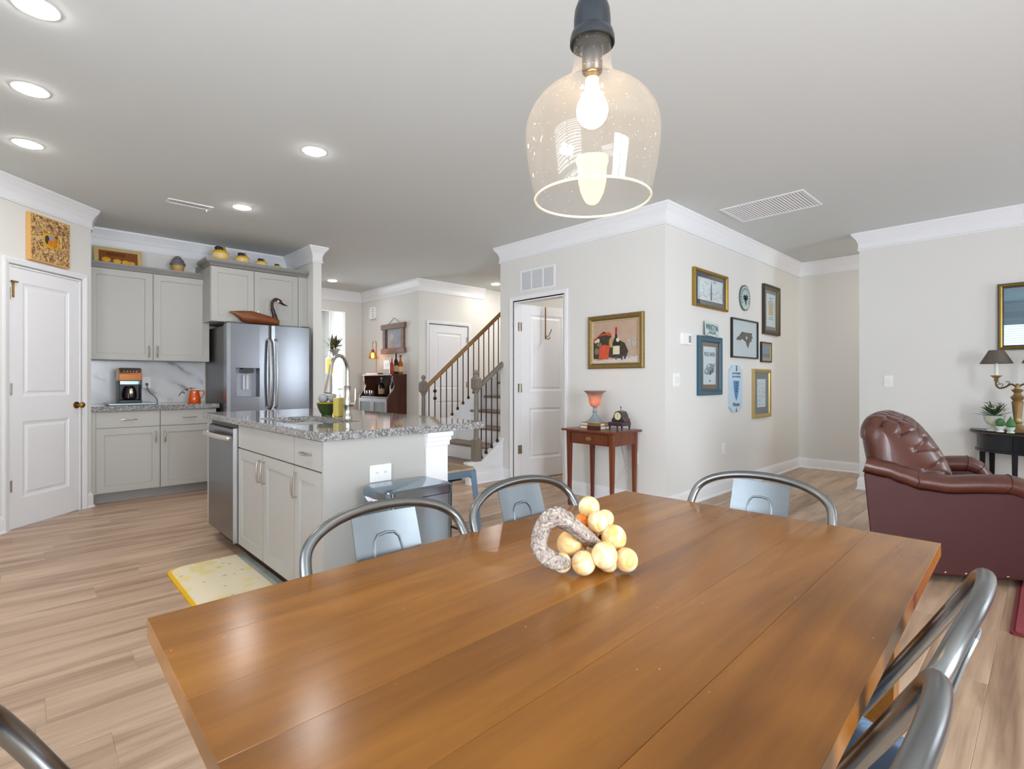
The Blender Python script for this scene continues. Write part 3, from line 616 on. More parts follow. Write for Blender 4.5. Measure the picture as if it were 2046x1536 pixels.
# ---- refrigerator
rf = thing('refrigerator', 'stainless french-door refrigerator with water dispenser', 'refrigerator', (1.545, 5.87, 0))
FWD = 0.88
MB().box(0.004, FWD-0.004, 0.122, 0.84, 0.03, 1.735).build('body', FRSIDE, rf, bevel=0.005)
def bowed(x0, x1, z0, z1, hole=None, dome=0.004, full=(0, FWD)):
    """door with softly bowed front, depth .08 behind it"""
    m = MB(); nx = 15
    xs = [x0+(x1-x0)*i/(nx-1) for i in range(nx)]
    if hole: xs = sorted(set([x for x in xs if not (hole[0]-0.004 < x < hole[1]+0.004)])|{hole[0], hole[1]})
    zs = [z0, z1] if not hole else [z0, hole[2], hole[3], z1]
    def yy(x):
        u = (x-x0)/(x1-x0); e = min(u, 1-u)
        return -dome*(1-(2*u-1)**2)+0.016*(max(0, 1-e/0.045))**2
    for i in range(len(xs)-1):
        for j in range(len(zs)-1):
            if hole and hole[0]-1e-6 <= xs[i] and xs[i+1] <= hole[1]+1e-6 and j == 1: continue
            a, b = xs[i], xs[i+1]
            m.add([(a, yy(a), zs[j]), (b, yy(b), zs[j]), (b, yy(b), zs[j+1]), (a, yy(a), zs[j+1])], [(0, 1, 2, 3)])
    top = [(x, yy(x)) for x in xs]
    n = len(xs)
    for z, flip in ((z0, False), (z1, True)):
        vs = [(x, y_, z) for x, y_ in top]+[(x1, 0.12, z), (x0, 0.12, z)]; f = tuple(range(n+2)); m.add(vs, [f if flip else f[::-1]])
    for x, y_, fl in ((x0, yy(x0), True), (x1, yy(x1), False)):
        q = [(x, y_, z0), (x, 0.12, z0), (x, 0.12, z1), (x, y_, z1)]; m.add(q, [(0, 3, 2, 1) if fl else (0, 1, 2, 3)])
    m.add([(x0, 0.12, z0), (x1, 0.12, z0), (x1, 0.12, z1), (x0, 0.12, z1)], [(3, 2, 1, 0)])
    return m
HOLE = (0.085, 0.315, 0.985, 1.29)
ld = bowed(0.0, 0.437, 0.72, 1.755, HOLE).build('door', STEEL, rf, smooth=True, ang=30)
rd = bowed(0.443, FWD, 0.72, 1.755).build('door', STEEL, rf, smooth=True, ang=30)
bowed(0.0, FWD, 0.04, 0.712).build('freezer_drawer', STEEL, rf, smooth=True, ang=30)
m = MB(); h = HOLE
m.add([(h[0], -0.008, h[2]), (h[1], -0.008, h[2]), (h[1], -0.008, h[3]), (h[0], -0.008, h[3]), (h[0], 0.115, h[2]), (h[1], 0.115, h[2]), (h[1], 0.115, h[3]), (h[0], 0.115, h[3])], [(0, 4, 5, 1), (1, 5, 6, 2), (2, 6, 7, 3), (3, 7, 4, 0)])
m.m = 1; m.add([(h[0], 0.115, h[2]), (h[1], 0.115, h[2]), (h[1], 0.115, h[3]), (h[0], 0.115, h[3])], [(3, 2, 1, 0)])
disp = m.build('water_dispenser', [BLACK, mat('dispenser_grey', (168, 172, 180), 0.35, 0.4)], ld)
m = MB(); m.prism(rrect(0.145, 0.26, 1.235, 1.288, 0.02), 0.0, 0.10, 'xz'); m.build('spout', mat('spout_dark', (52, 54, 58), 0.3), disp, fix=True)
for x in (0.175, 0.208): MB().box(x, x+0.026, 0.085, 0.108, 1.06, 1.215).build('paddle', mat('paddle_light', (222, 224, 228), 0.25), disp, bevel=0.003)
for x, d in ((0.405, ld), (0.475, rd)):
    pts = bez([(x, -0.008, 0.86), (x, -0.05, 0.91), (x, -0.072, 1.2), (x, -0.05, 1.55), (x, -0.008, 1.60)], 6); MB().tube(pts, 0.014, 10, up=(1, 0, 0)).build('handle', mat('handle_steel', (196, 198, 200), 0.3, 1.0), d, smooth=True)
MB().tube(bez([(0.08, -0.008, 0.62), (0.12, -0.055, 0.63), (0.44, -0.07, 0.635), (0.76, -0.055, 0.63), (0.80, -0.008, 0.62)], 6), 0.014, 10).build('handle', STEEL, rf, smooth=True)
MB().box(0.01, 0.09, 0.03, 0.12, 1.7555, 1.772).box(FWD-0.09, FWD-0.01, 0.03, 0.12, 1.7555, 1.772).build('hinge_cover', FRSIDE, rf, bevel=0.004)
# ---- things over the cabinets and on the counter
YEL = mat('glazed_yellow', (228, 186, 40), 0.25); CREAM = mat('glazed_cream', (232, 200, 150), 0.3); NAVY = mat('glazed_navy', (28, 34, 60), 0.3); GOLDLID = mat('lid_gold', (176, 140, 58), 0.35)
def canister(label, x, r, h, lidded):
    t = thing('canister', label, 'canister', (x, 6.235, 2.4415), 0, 'yellow canisters above the refrigerator')
    m = MB(); m.lathe([(r*0.86, 0), (r, h*0.18), (r, h*0.3)], 24); m.lathe([(r, h*0.62), (r*0.99, h*0.74), (r*0.78, h*0.86)], 24, cap=False); m.m = 1
    m.lathe([(r*1.0, h*0.3), (r*1.02, h*0.46), (r, h*0.62)], 24, cap=False)
    m.build('pot', [YEL, CREAM], t, smooth=True)
    l = MB(); l.lathe([(r*0.8, h*0.86), (r*0.62, h*0.95), (r*0.2, h*1.0)], 20); l.build('lid', YEL, t, smooth=True)
    f = MB(); f.sphere((-r*0.32, -r*0.35, h*1.04), r*0.36, 10, 7, (1.2, 0.9, 0.8)); f.sphere((-r*0.05, -r*0.45, h*0.98), r*0.3, 10, 7)
    f.build('berry_knob', NAVY, t, smooth=True)
    g = MB(); g.sphere((r*0.25, -r*0.2, h*1.06), r*0.34, 10, 7, (1, 0.8, 0.95)); g.build('fruit_knob', GOLDLID, t, smooth=True)
canister('largest yellow-banded ceramic canister above the refrigerator', 1.575, 0.086, 0.135, True)
canister('second largest yellow-banded ceramic canister above the refrigerator', 1.795, 0.074, 0.108, True)
canister('third yellow-banded ceramic canister above the refrigerator', 1.995, 0.062, 0.082, True)
canister('smallest yellow-banded ceramic canister above the refrigerator, almost hidden', 2.17, 0.045, 0.055, True)
t = thing('cupcake_jar', 'grey and tan cupcake-shaped jar on top of the wall cabinet', 'jar', (1.235, 6.52, 2.3215))
MB().lathe([(0.045, 0), (0.05, 0.005), (0.063, 0.075), (0.0, 0.075)], 24, cap=False).build('jar_base', mat('jar_tan', (196, 160, 92), 0.4), t, smooth=True)
m = MB(); pr_ = [(0.068, 0.072), (0.074, 0.09), (0.066, 0.108), (0.056, 0.112), (0.058, 0.128), (0.048, 0.142), (0.036, 0.146), (0.036, 0.158), (0.022, 0.172), (0.004, 0.178)]
m.lathe(pr_, 24); m.build('frosting_lid', mat('jar_grey', (112, 110, 112), 0.5, bump=0.3, bscale=25), t, smooth=True)
# lemon tray leaning on the wall over the cabinet
LEM = mat('lemon_yellow', (226, 172, 38), 0.4, var=0.15, vscale=20); RUST = mat('lemon_rust', (132, 74, 34), 0.7, var=0.3, vscale=25)
t = thing('framed_picture', 'tan framed lemon picture leaning above the wall cabinet', 'picture', (0.535, 6.60, 2.3215)); t.rotation_euler = (radians(-14), 0, 0)
WF = mat('pale_wood_frame', (206, 178, 118), 0.5, var=0.12)
m = MB()
for a in ((0, 0.40, 0, 0.018, 0, 0.035), (0, 0.40, 0, 0.018, 0.165, 0.2), (0, 0.04, 0, 0.018, 0.035, 0.165), (0.36, 0.40, 0, 0.018, 0.035, 0.165)): m.box(*a)
m.build('frame', WF, t, bevel=0.002); pc = box('print', RUST, 0.04, 0.36, 0.010, 0.016, 0.035, 0.165, t)
m = MB()
for x, z, r in ((0.10, 0.07, 0.038), (0.19, 0.062, 0.034), (0.26, 0.06, 0.032), (0.31, 0.056, 0.028)): m.sphere((x, 0.009, z), r, 14, 8, (1, 0.12, 0.7))
m.build('painted_lemons', LEM, pc, smooth=True)
box('painted_word_panel', mat('lemon_word', (112, 58, 26), 0.8, var=0.4, vscale=60), 0.10, 0.26, 0.0085, 0.0099, 0.115, 0.15, pc)
# square carved picture above the pantry door
t = thing('framed_picture', 'square tan mosaic-framed fruit picture above the pantry door', 'picture', diag(-0.633, 0.0)+(2.118,), radians(46))
def pebble():
    m = bpy.data.materials.new('carved_tan'); m.use_nodes = True; nt = m.node_tree; b = nt.nodes['Principled BSDF']; L = nt.links.new; N = nt.nodes.new
    tc = N('ShaderNodeTexCoord'); vo = N('ShaderNodeTexNoise'); vo.inputs['Scale'].default_value = 42; vo.inputs['Distortion'].default_value = 1.5; L(tc.outputs['Object'], vo.inputs[0])
    L(ramp(nt, [(0.38, srgb(108, 74, 44)), (0.5, srgb(182, 140, 88)), (0.62, srgb(226, 190, 132))], vo.outputs['Fac']), b.inputs['Base Color']); b.inputs['Roughness'].default_value = 0.6
    bp = N('ShaderNodeBump'); bp.inputs['Distance'].default_value = 0.006; L(vo.outputs['Fac'], bp.inputs['Height']); L(bp.outputs[0], b.inputs['Normal']); return m
BLOND = mat('blond_wood', (222, 174, 104), 0.5)
m = MB(); m.box(0, 0.37, -0.035, -0.001, 0, 0.38); m.build('panel', BLOND, t, bevel=0.003)
m = MB(); m.box(0.012, 0.358, -0.040, -0.035, 0.012, 0.13); m.box(0.012, 0.358, -0.040, -0.035, 0.25, 0.368); m.box(0.012, 0.11, -0.040, -0.035, 0.13, 0.25); m.box(0.26, 0.358, -0.040, -0.035, 0.13, 0.25); m.build('carved_border', pebble(), t)
inn = MB().box(0.112, 0.258, -0.037, -0.035, 0.132, 0.248).build('fruit_print', mat('fruit_ground', (214, 162, 40), 0.5), t)
m = MB()
for x, z, r in ((0.175, 0.175, 0.026), (0.215, 0.17, 0.03), (0.225, 0.205, 0.026)): m.sphere((x, -0.038, z), r, 12, 8, (0.8, 0.1, 1))
m.build('painted_fruit', mat('fruit_orange', (196, 124, 20), 0.5, var=0.25, vscale=20), inn, smooth=True)
m = MB(); m.sphere((0.15, -0.0375, 0.195), 0.03, 10, 7, (0.7, 0.06, 1.2)); m.sphere((0.232, -0.0375, 0.228), 0.02, 10, 7, (0.8, 0.06, 0.8)); m.build('painted_leaves', mat('leaf_dark', (52, 52, 34), 0.6), inn, smooth=True)
m = MB(); m.sphere((0.19, -0.0372, 0.212), 0.03, 12, 7, (1.1, 0.05, 0.8)); m.build('painted_bowl', mat('bowl_blue', (150, 150, 178), 0.5), inn, smooth=True)
t = thing('coat_hook', 'small brass over-door hook on the pantry door', 'hook', diag(-0.765+0.02, 0.0)+(1.80,), radians(46))
MB().box(0.0, 0.018, -0.006, -0.001, 0, 0.125).box(-0.016, 0.036, -0.022, -0.006, 0.115, 0.128).build('hook_plate', BRASS, t, bevel=0.002)
# coffee maker
t = thing('coffee_maker', 'copper and black coffee maker with glass carafe', 'coffee maker', (0.70, 6.28, 0.9345))
m = MB(); m.box(0, 0.185, 0.0, 0.20, 0, 0.03); m.box(0, 0.185, 0.13, 0.20, 0.03, 0.22); m.box(0, 0.012, 0.02, 0.13, 0.03, 0.22); m.box(0.173, 0.185, 0.02, 0.13, 0.03, 0.22); m.build('body', BLACK, t, bevel=0.004)
MB().prism([(0.0, 0.22), (0.20, 0.22), (0.20, 0.345), (0.05, 0.345), (0.012, 0.33), (-0.008, 0.29)], 0, 0.185, 'yz').build('copper_head', COPPER, t, bevel=0.004, fix=True)
MB().prism([(-0.0095, 0.285), (-0.0085, 0.285), (0.0115, 0.331), (0.05, 0.3465), (0.05, 0.3475), (0.0105, 0.332)], 0.008, 0.177, 'yz').build('control_panel', mat('panel_brown', (50, 32, 22), 0.3), t, fix=True)
m = MB()
for x in (0.04, 0.065, 0.09, 0.115, 0.14): m.sphere((x, 0.0, 0.312), 0.006, 8, 6)
m.build('buttons', mat('button_light', (232, 224, 208), 0.3, 0.6), t, smooth=True)
cf = MB().lathe([(0.04, 0.032), (0.058, 0.05), (0.058, 0.10), (0.045, 0.15), (0.032, 0.17)], 24, (0.092, 0.065, 0)).build('carafe', mat('carafe_dark', (34, 24, 20), 0.08, 0.0, 0.8), t, smooth=True)
MB().tube(bez([(0.092, -0.0, 0.15), (0.092, -0.03, 0.13), (0.092, -0.03, 0.08), (0.092, 0.004, 0.06)], 5), 0.012, 8, flat=1.4).build('carafe_handle', mat('handle_bright', (200, 190, 172), 0.2, 1.0), cf, smooth=True)
box('drip_panel', mat('drip_blue', (150, 176, 196), 0.25, 0.8), 0.012, 0.173, 0.122, 0.129, 0.185, 0.218, t)
t = thing('appliance_tray', 'flat grey tray under the coffee maker', 'tray', (0.615, 6.24, 0.9155))
MB().box(0, 0.385, 0, 0.30, 0, 0.018).build('tray_base', mat('tray_blue_grey', (170, 186, 198), 0.3, 0.3), t, bevel=0.006)
t = thing('power_cord', 'grey power cord hanging from the backsplash outlet to the tray', 'cord', (0, 0, 0))
MB().box(0.978, 1.002, 6.712, 6.733, 1.105, 1.13).build('plug', mat('cord_grey', (96, 96, 98), 0.5), t, bevel=0.004)
MB().tube(bez([(0.99, 6.712, 1.115), (0.992, 6.70, 1.08), (1.01, 6.69, 1.03), (1.05, 6.66, 0.99), (1.065, 6.62, 0.95), (1.06, 6.58, 0.9225), (1.02, 6.50, 0.9205)], 5), 0.004, 6).build('cable', mat('cord_grey', (96, 96, 98), 0.5), t, smooth=True)
# orange pitcher
t = thing('pitcher', 'glossy orange enamel pitcher holding a leafy sprig', 'pitcher', (1.375, 6.45, 0.9155))
OR = mat('orange_enamel', (226, 92, 18), 0.15, coat=0.5)
MB().lathe([(0.001, 0.002), (0.058, 0.0), (0.062, 0.01), (0.055, 0.07), (0.044, 0.12), (0.046, 0.136), (0.041, 0.134), (0.038, 0.12), (0.045, 0.07), (0.05, 0.012), (0.001, 0.012)], 28, cap=False).build('jug', OR, t, smooth=True)
MB().tube(bez([(0.043, 0, 0.125), (0.085, 0, 0.128), (0.092, 0, 0.095), (0.066, 0, 0.05), (0.056, 0, 0.045)], 6), 0.006, 8, flat=1.5).build('handle', OR, t, smooth=True)
GL = mat('eucalyptus_leaf', (84, 96, 76), 0.5)
def leaf(m, a, b, w, up=(0, 0, 1), fold=0.15):
    a = Vector(a); b = Vector(b); d = b-a; s = d.cross(Vector(up)); s = s.normalized()*w if s.length > 1e-6 else Vector((w, 0, 0)); n = s.cross(d).normalized()*w*fold
    m.add([a, a+d*0.35-s*0.9+n, a+d*0.7-s*0.7+n, b, a+d*0.7+s*0.7+n, a+d*0.35+s*0.9+n, a+d*0.5], [(0, 6, 1), (1, 6, 2), (2, 6, 3), (3, 6, 4), (4, 6, 5), (5, 6, 0)])
sp = MB(); sp.tube(bez([(0, 0, 0.05), (-0.03, -0.01, 0.15), (-0.09, -0.02, 0.15), (-0.13, -0.02, 0.11)], 5), 0.002, 5); sp.build('stem', GL, t)
for a, b in (((-0.11, -0.02, 0.13), (-0.155, -0.03, 0.07)), ((-0.12, -0.02, 0.125), (-0.10, -0.05, 0.10)), ((-0.03, -0.01, 0.15), (-0.05, -0.05, 0.165)), ((-0.03, -0.01, 0.15), (0.0, -0.04, 0.165)), ((-0.02, 0.0, 0.14), (0.03, -0.02, 0.17)), ((-0.06, -0.015, 0.15), (-0.07, 0.02, 0.13))):
    m = MB(); leaf(m, a, b, 0.017); m.build('leaf', GL, t)
# goose on the fridge
t = thing('wooden_goose', 'carved wooden goose with a dark neck on top of the refrigerator', 'decoration', (1.60, 5.99, 1.7725))
GO = wood('goose_wood', [(0.2, srgb(92, 46, 18)), (0.6, srgb(128, 70, 30)), (0.9, srgb(158, 96, 48))], 0.5, (6, 20, 20), 2)
# body: lofted carved shape from tail to breast
secs = [(0.0, 0.108, 0.004, 0.006), (0.06, 0.098, 0.022, 0.026), (0.13, 0.072, 0.046, 0.060), (0.22, 0.069, 0.060, 0.068), (0.32, 0.058, 0.058, 0.058), (0.42, 0.046, 0.050, 0.046), (0.50, 0.034, 0.03, 0.034)]
m = MB(); seg = 14; vs = []
for x, zc, ry, rz_ in secs:
    for k in range(seg): a = 2*pi*k/seg; vs.append((x, ry*cos(a), max(0.0, zc+rz_*sin(a))))
fs = [(i*seg+k, i*seg+(k+1) % seg, (i+1)*seg+(k+1) % seg, (i+1)*seg+k) for i in range(len(secs)-1) for k in range(seg)]+[tuple(range(seg-1, -1, -1)), tuple((len(secs)-1)*seg+k for k in range(seg))]
m.add(vs, fs).build('body', GO, t, smooth=True, ang=50, fix=True)
NK = mat('goose_neck', (46, 30, 22), 0.4, var=0.3)
MB().tube(bez([(0.47, 0, 0.06), (0.452, 0, 0.12), (0.432, 0, 0.19), (0.433, 0, 0.25), (0.462, 0, 0.287), (0.50, 0, 0.28), (0.525, 0, 0.258)], 6), [0.026]*6+[0.022]*6+[0.016]*6+[0.016]*6+[0.019]*6+[0.022]*6+[0.015], 12).build('neck', NK, t, smooth=True)
MB().tube([(0.52, 0, 0.262), (0.55, 0, 0.243), (0.60, 0, 0.228)], [0.014, 0.011, 0.003], 8).build('bill', mat('bill_black', (20, 18, 18), 0.4), t, smooth=True)
MB().sphere((0.492, -0.012, 0.268), 0.018, 10, 7, (0.8, 0.75, 1)).build('cheek_patch', mat('goose_cream', (214, 186, 160), 0.6), t, smooth=True)
# ================================================================== ISLAND
IX0, IX1, IY0, IY1 = 0.995, 2.0, 2.305, 4.43
isl = thing('kitchen_island', 'light grey kitchen island cabinet with sink-front doors, drawer and white end column', 'kitchen island', (1.02, 4.38, 0), -pi/2)
# local frame: x along the sink side towards the viewer, front faces the sink aisle (-y), y into the island
m = MB(); m.box(0.0, 0.128, 0.0, 0.56, 0.10, 0.876); m.box(0.752, 2.045, 0.021, 0.56, 0.10, 0.70); m.box(0.752, 1.02, 0.021, 0.56, 0.70, 0.876); m.box(1.70, 2.045, 0.021, 0.56, 0.70, 0.876); m.box(1.02, 1.70, 0.021, 0.06, 0.70, 0.876); m.build('body', CAB, isl)
box('end_panel', CAB, 2.027, 2.045, 0.0, 0.021, 0.10, 0.876, isl)
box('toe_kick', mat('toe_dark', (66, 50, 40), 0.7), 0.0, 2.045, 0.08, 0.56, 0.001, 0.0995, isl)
shaker(isl, 0.757, 1.688, 0.728, 0.868, 0.0, name='drawer')
dr = shaker(isl, 1.694, 2.024, 0.728, 0.868, 0.0, name='drawer'); hpull(dr, 0.165, 0.07, 0.11, False)
for x0, x1, hx in ((0.757, 1.219, 0.43), (1.225, 1.688, 0.032), (1.694, 2.024, 0.028)):
    dd = shaker(isl, x0, x1, 0.105, 0.720, 0.0); hpull(dd, hx, 0.52, 0.13, True)
# pony wall and column
box('back_panel', TRIM, 0.0, 2.03, 0.5605, 0.70, 0.001, 0.876, isl)
m = MB(); m.box(1.915, 2.06, 0.562, 0.702, 0.001, 0.872)
for z0, z1, e in ((0.001, 0.13, 0.012), (0.80, 0.826, 0.008), (0.826, 0.85, 0.014), (0.85, 0.8755, 0.022)): m.box(1.915-e, 2.06+e, 0.562-e*0.2, 0.702+e, z0, z1)
m.build('column', TRIM, isl, bevel=0.003)
# end outlet
plate('wall_outlet', 'white horizontal outlet on the end of the kitchen island', 0.12, 0.085, (1.312, 2.333, 0.692), 0, 'outlet')
# countertop with sink hole
SX0, SX1, SY0, SY1 = 1.09, 1.46, 2.80, 3.50
m = MB()
outer = rrect(IX0, IX1, IY0, IY1, 0.03, 5); inner = rrect(SX0, SX1, SY0, SY1, 0.04, 5)
n = len(outer); zt, zb, e = 0.915, 0.877, 0.004
def ring(poly, z): return [(p[0], p[1], z) for p in poly]
outer_in = rrect(IX0+e, IX1-e, IY0+e, IY1-e, 0.027, 5)
vs = ring(outer, zb)+ring(outer, zt-e)+ring(outer_in, zt)+ring(inner, zt)+ring(inner, zb)
fs = []
for lvl in range(4):
    for i in range(n): j = (i+1) % n; fs.append((lvl*n+i, lvl*n+j, (lvl+1)*n+j, (lvl+1)*n+i))
for i in range(n): j = (i+1) % n; fs.append((4*n+i, 4*n+j, j, i))
m.add(vs, fs); ct = m.build('countertop', GRANITE, fix=True); tag(ct, 'large speckled grey granite countertop of the island', 'countertop')
sk = thing('kitchen_sink', 'undermount stainless sink in the island countertop', 'sink', (0, 0, 0))
m = MB(); a = rrect(SX0-0.006, SX1+0.006, SY0-0.006, SY1+0.006, 0.045, 5); b = rrect(SX0+0.01, SX1-0.01, SY0+0.01, SY1-0.01, 0.05, 5); n = len(a)
vs = ring(a, 0.8765)+ring(b, 0.71); fs = [(i, (i+1) % n, n+(i+1) % n, n+i) for i in range(n)]+[tuple(n+i for i in range(n))]; m.add(vs, fs); m.build('basin', STEEL, sk, smooth=True, fix=True)
MB().lathe([(0.045, 0.711), (0.04, 0.714), (0.02, 0.713)], 20, (1.28, 3.15, 0)).build('drain', STEELD, sk, smooth=True)
# faucet
t = thing('faucet', 'tall brushed nickel gooseneck faucet with pull-down spray head', 'faucet', (1.535, 3.15, 0.9155), radians(215))
m = MB(); m.lathe([(0.03, 0), (0.03, 0.008), (0.024, 0.02), (0.020, 0.05), (0.026, 0.075), (0.028, 0.10), (0.024, 0.12), (0.018, 0.15), (0.02, 0.19), (0.022, 0.2), (0.015, 0.208)], 20); m.build('base', NICKEL, t, smooth=True)
arc = [(0, 0, 0.2), (0, 0, 0.30)]+[(0.10-0.10*cos(a), 0, 0.30+0.098*sin(a)) for a in [radians(q) for q in range(15, 166, 15)]]+[(0.206, 0, 0.285), (0.213, 0, 0.262)]
MB().tube(arc, 0.0115, 12, up=(0, 1, 0)).build('spout', NICKEL, t, smooth=True)
MB().tube([(0.211, 0, 0.27), (0.215, 0, 0.25), (0.226, 0, 0.20), (0.234, 0, 0.165)], [0.013, 0.016, 0.022, 0.024], 14, up=(0, 1, 0)).build('spray_head', NICKEL, t, smooth=True)
m = MB(); m.cyl((0, 0, 0.085), (0.02, 0.062, 0.088), 0.014); m.tube([(0.02, 0.062, 0.088), (0.022, 0.067, 0.12), (0.02, 0.066, 0.19)], [0.008, 0.009, 0.006], 10); m.build('lever', NICKEL, t, smooth=True)
# soap bottle, bowl
t = thing('soap_dispenser', 'pale yellow soap bottle with a white pump beside the faucet', 'soap bottle', (1.545, 3.30, 0.9155), 0.4)
MB().prism(rrect(-0.034, 0.034, -0.022, 0.022, 0.01), 0, 0.125).build('bottle', mat('soap_yellow', (214, 196, 104), 0.2, trans=0.25, ior=1.35), t, bevel=0.006)
MB().lathe([(0.02, 0.1255), (0.013, 0.14), (0.012, 0.15), (0.004, 0.151), (0.004, 0.178)], 14).box(-0.008, 0.034, -0.006, 0.006, 0.178, 0.188).build('pump', WHITEP, t, smooth=True)
t = thing('fruit_bowl', 'dark green glazed bowl with yellow rim on the island', 'bowl', (1.535, 3.46, 0.9155))
MB().lathe([(0.001, 0.001), (0.036, 0.0), (0.036, 0.008), (0.05, 0.03), (0.062, 0.06), (0.067, 0.084), (0.062, 0.084), (0.055, 0.06), (0.04, 0.025), (0.001, 0.015)], 28, cap=False).build('bowl_body', mat('green_glaze', (46, 62, 26), 0.15), t, smooth=True)
MB().lathe([(0.067, 0.0845), (0.068, 0.090), (0.062, 0.0905), (0.061, 0.0845)], 28, cap=False).build('rim', mat('rim_yellow', (206, 160, 30), 0.3), t, smooth=True)
GRF = mat('grey_fruit', (150, 152, 152), 0.7)
for k, (x, y, z, r, lab) in enumerate(((-0.030, -0.012, 0.118, 0.033, 'grey round ornament in the green bowl, left one'), (0.036, -0.012, 0.12, 0.033, 'grey round ornament in the green bowl, right one by the soap'), (0.003, 0.050, 0.117, 0.031, 'grey round ornament at the back of the green bowl'))):
    tag(MB().sphere((0, 0, 0), r, 16, 10, (1, 1, 0.92)).build('round_ornament', GRF, smooth=True, loc=(1.535+x*0.72-y*0.69*0, 3.46+y-x*0.69, 0.9155+z)), lab, 'ornament', 'grey ornaments in the bowl')
# dishwasher
dw = thing('dishwasher', 'stainless dishwasher at the far end of the island', 'dishwasher', (1.02, 4.248, 0), -pi/2)
MB().box(0, 0.612, 0.0, 0.55, 0.1005, 0.8765).build('tub', BLACK, dw)
MB().prism([(-0.006, 0.105), (0.0, 0.105), (0.0, 0.846), (-0.006, 0.846), (-0.022, 0.838), (-0.024, 0.82), (-0.024, 0.115)], 0.004, 0.602, 'yz').build('door', STEELD, dw, bevel=0.003, fix=True)
MB().box(0.603, 0.608, -0.026, 0.0, 0.105, 0.846).build('door_edge', mat('bright_edge', (214, 216, 220), 0.3, 0.8), dw)
m = MB(); m.tube(bez([(0.03, -0.033, 0.782), (0.05, -0.062, 0.784), (0.305, -0.078, 0.786), (0.56, -0.062, 0.784), (0.58, -0.033, 0.782)], 6), 0.017, 10, flat=0.7); m.build('handle', mat('handle_satin', (206, 200, 194), 0.35, 0.9), dw, smooth=True)
# lemon mat
def mat_lemon():
    m = bpy.data.materials.new('lemon_print'); m.use_nodes = True; nt = m.node_tree; b = nt.nodes['Principled BSDF']; L = nt.links.new; N = nt.nodes.new
    tc = N('ShaderNodeTexCoord'); nz = N('ShaderNodeTexNoise'); nz.inputs['Scale'].default_value = 4; L(tc.outputs['Object'], nz.inputs[0])
    ad = N('ShaderNodeVectorMath'); ad.operation = 'MULTIPLY_ADD'; L(nz.outputs['Color'], ad.inputs[0]); ad.inputs[1].default_value = (0.08, 0.08, 0); L(tc.outputs['Object'], ad.inputs[2])
    vo = N('ShaderNodeTexVoronoi'); vo.inputs['Scale'].default_value = 9; L(ad.outputs[0], vo.inputs[0])
    c1 = ramp(nt, [(0.0, srgb(240, 220, 150)), (0.30, srgb(240, 220, 156)), (0.40, srgb(240, 226, 194)), (1, srgb(240, 226, 198))], vo.outputs['Distance'])
    v2 = N('ShaderNodeTexVoronoi'); v2.inputs['Scale'].default_value = 13; L(ad.outputs[0], v2.inputs[0]); lt = N('ShaderNodeMath'); lt.operation = 'LESS_THAN'; lt.inputs[1].default_value = 0.16; L(v2.outputs['Distance'], lt.inputs[0])
    mx = N('ShaderNodeMix'); mx.data_type = 'RGBA'; L(lt.outputs[0], mx.inputs[0]); L(c1, mx.inputs[6]); mx.inputs[7].default_value = srgb(196, 200, 150)
    L(mx.outputs[2], b.inputs['Base Color']); b.inputs['Roughness'].default_value = 0.8; return m
t = thing('kitchen_mat', 'lemon-print half-round kitchen mat with yellow border by the island', 'mat', (0, 0, 0.0005))
def matpoly(x0, x1, y0, y1, r): return [(x1, y0), (x1, y1), (x0+r, y1)]+[(x0+r-r*sin(a), y1-r*0.75+r*0.75*cos(a)) for a in [radians(q) for q in range(10, 90, 10)]]+[(x0, y1-r*0.75), (x0, y0+r*0.75)]+[(x0+r-r*cos(a), y0+r*0.75-r*0.75*sin(a)) for a in [radians(q) for q in range(10, 90, 10)]]+[(x0+r, y0)]
MB().prism(matpoly(0.635, 1.085, 2.75, 3.72, 0.13)[::-1][::-1], 0.0, 0.009).build('border', mat('mat_yellow', (240, 188, 0), 0.8), t, fix=True)
MB().prism(matpoly(0.655, 1.03, 2.77, 3.71, 0.12), 0.009, 0.0105).build('printed_top', mat_lemon(), t, fix=True)
MB().box(1.031, 1.084, 2.77, 3.71, 0.009, 0.0106).build('sage_edge', mat('mat_sage', (176, 182, 172), 0.8, var=0.25, vscale=30), t)
# trash can
t = thing('trash_can', 'rectangular stainless step trash can at the end of the island', 'trash can', (1.352, 2.14, 0), radians(1))
MB().prism(rrect(-0.18, 0.18, -0.122, 0.122, 0.035), 0.03, 0.612).build('bin', mat('bin_steel', (150, 166, 178), 0.2, 1.0), t, smooth=True, ang=40, fix=True)
MB().prism(rrect(-0.178, 0.178, -0.12, 0.12, 0.035), 0.612, 0.617).build('bin_gap', BLACK, t)
m = MB(); a = rrect(-0.184, 0.184, -0.126, 0.126, 0.037); b = rrect(-0.172, 0.172, -0.114, 0.114, 0.03); n = len(a); m.add(ring(a, 0.617)+ring(a, 0.652)+ring(b, 0.660), [tuple(range(n-1, -1, -1))]+[(l*n+i, l*n+(i+1) % n, (l+1)*n+(i+1) % n, (l+1)*n+i) for l in range(2) for i in range(n)]+[tuple(2*n+i for i in range(n))]); m.build('lid', mat('lid_steel', (142, 160, 174), 0.16, 1.0), t, smooth=True, ang=30)
MB().prism(rrect(-0.176, 0.176, -0.118, 0.118, 0.035), 0.0, 0.03).build('foot', BLACK, t)
MB().box(-0.06, 0.06, -0.165, -0.118, 0.008, 0.02).build('pedal', STEEL, t, bevel=0.004)
m = MB(); m.grid(lambda u, v: (-0.1855+0.002*sin(u*9), 0.08-0.16*u, 0.617-0.028*v*sin(pi*u)**0.5*(0.7+0.3*sin(u*11))), 14, 4); m.build('bag_edge', mat('bag_white', (236, 232, 238), 0.5), t, smooth=True)
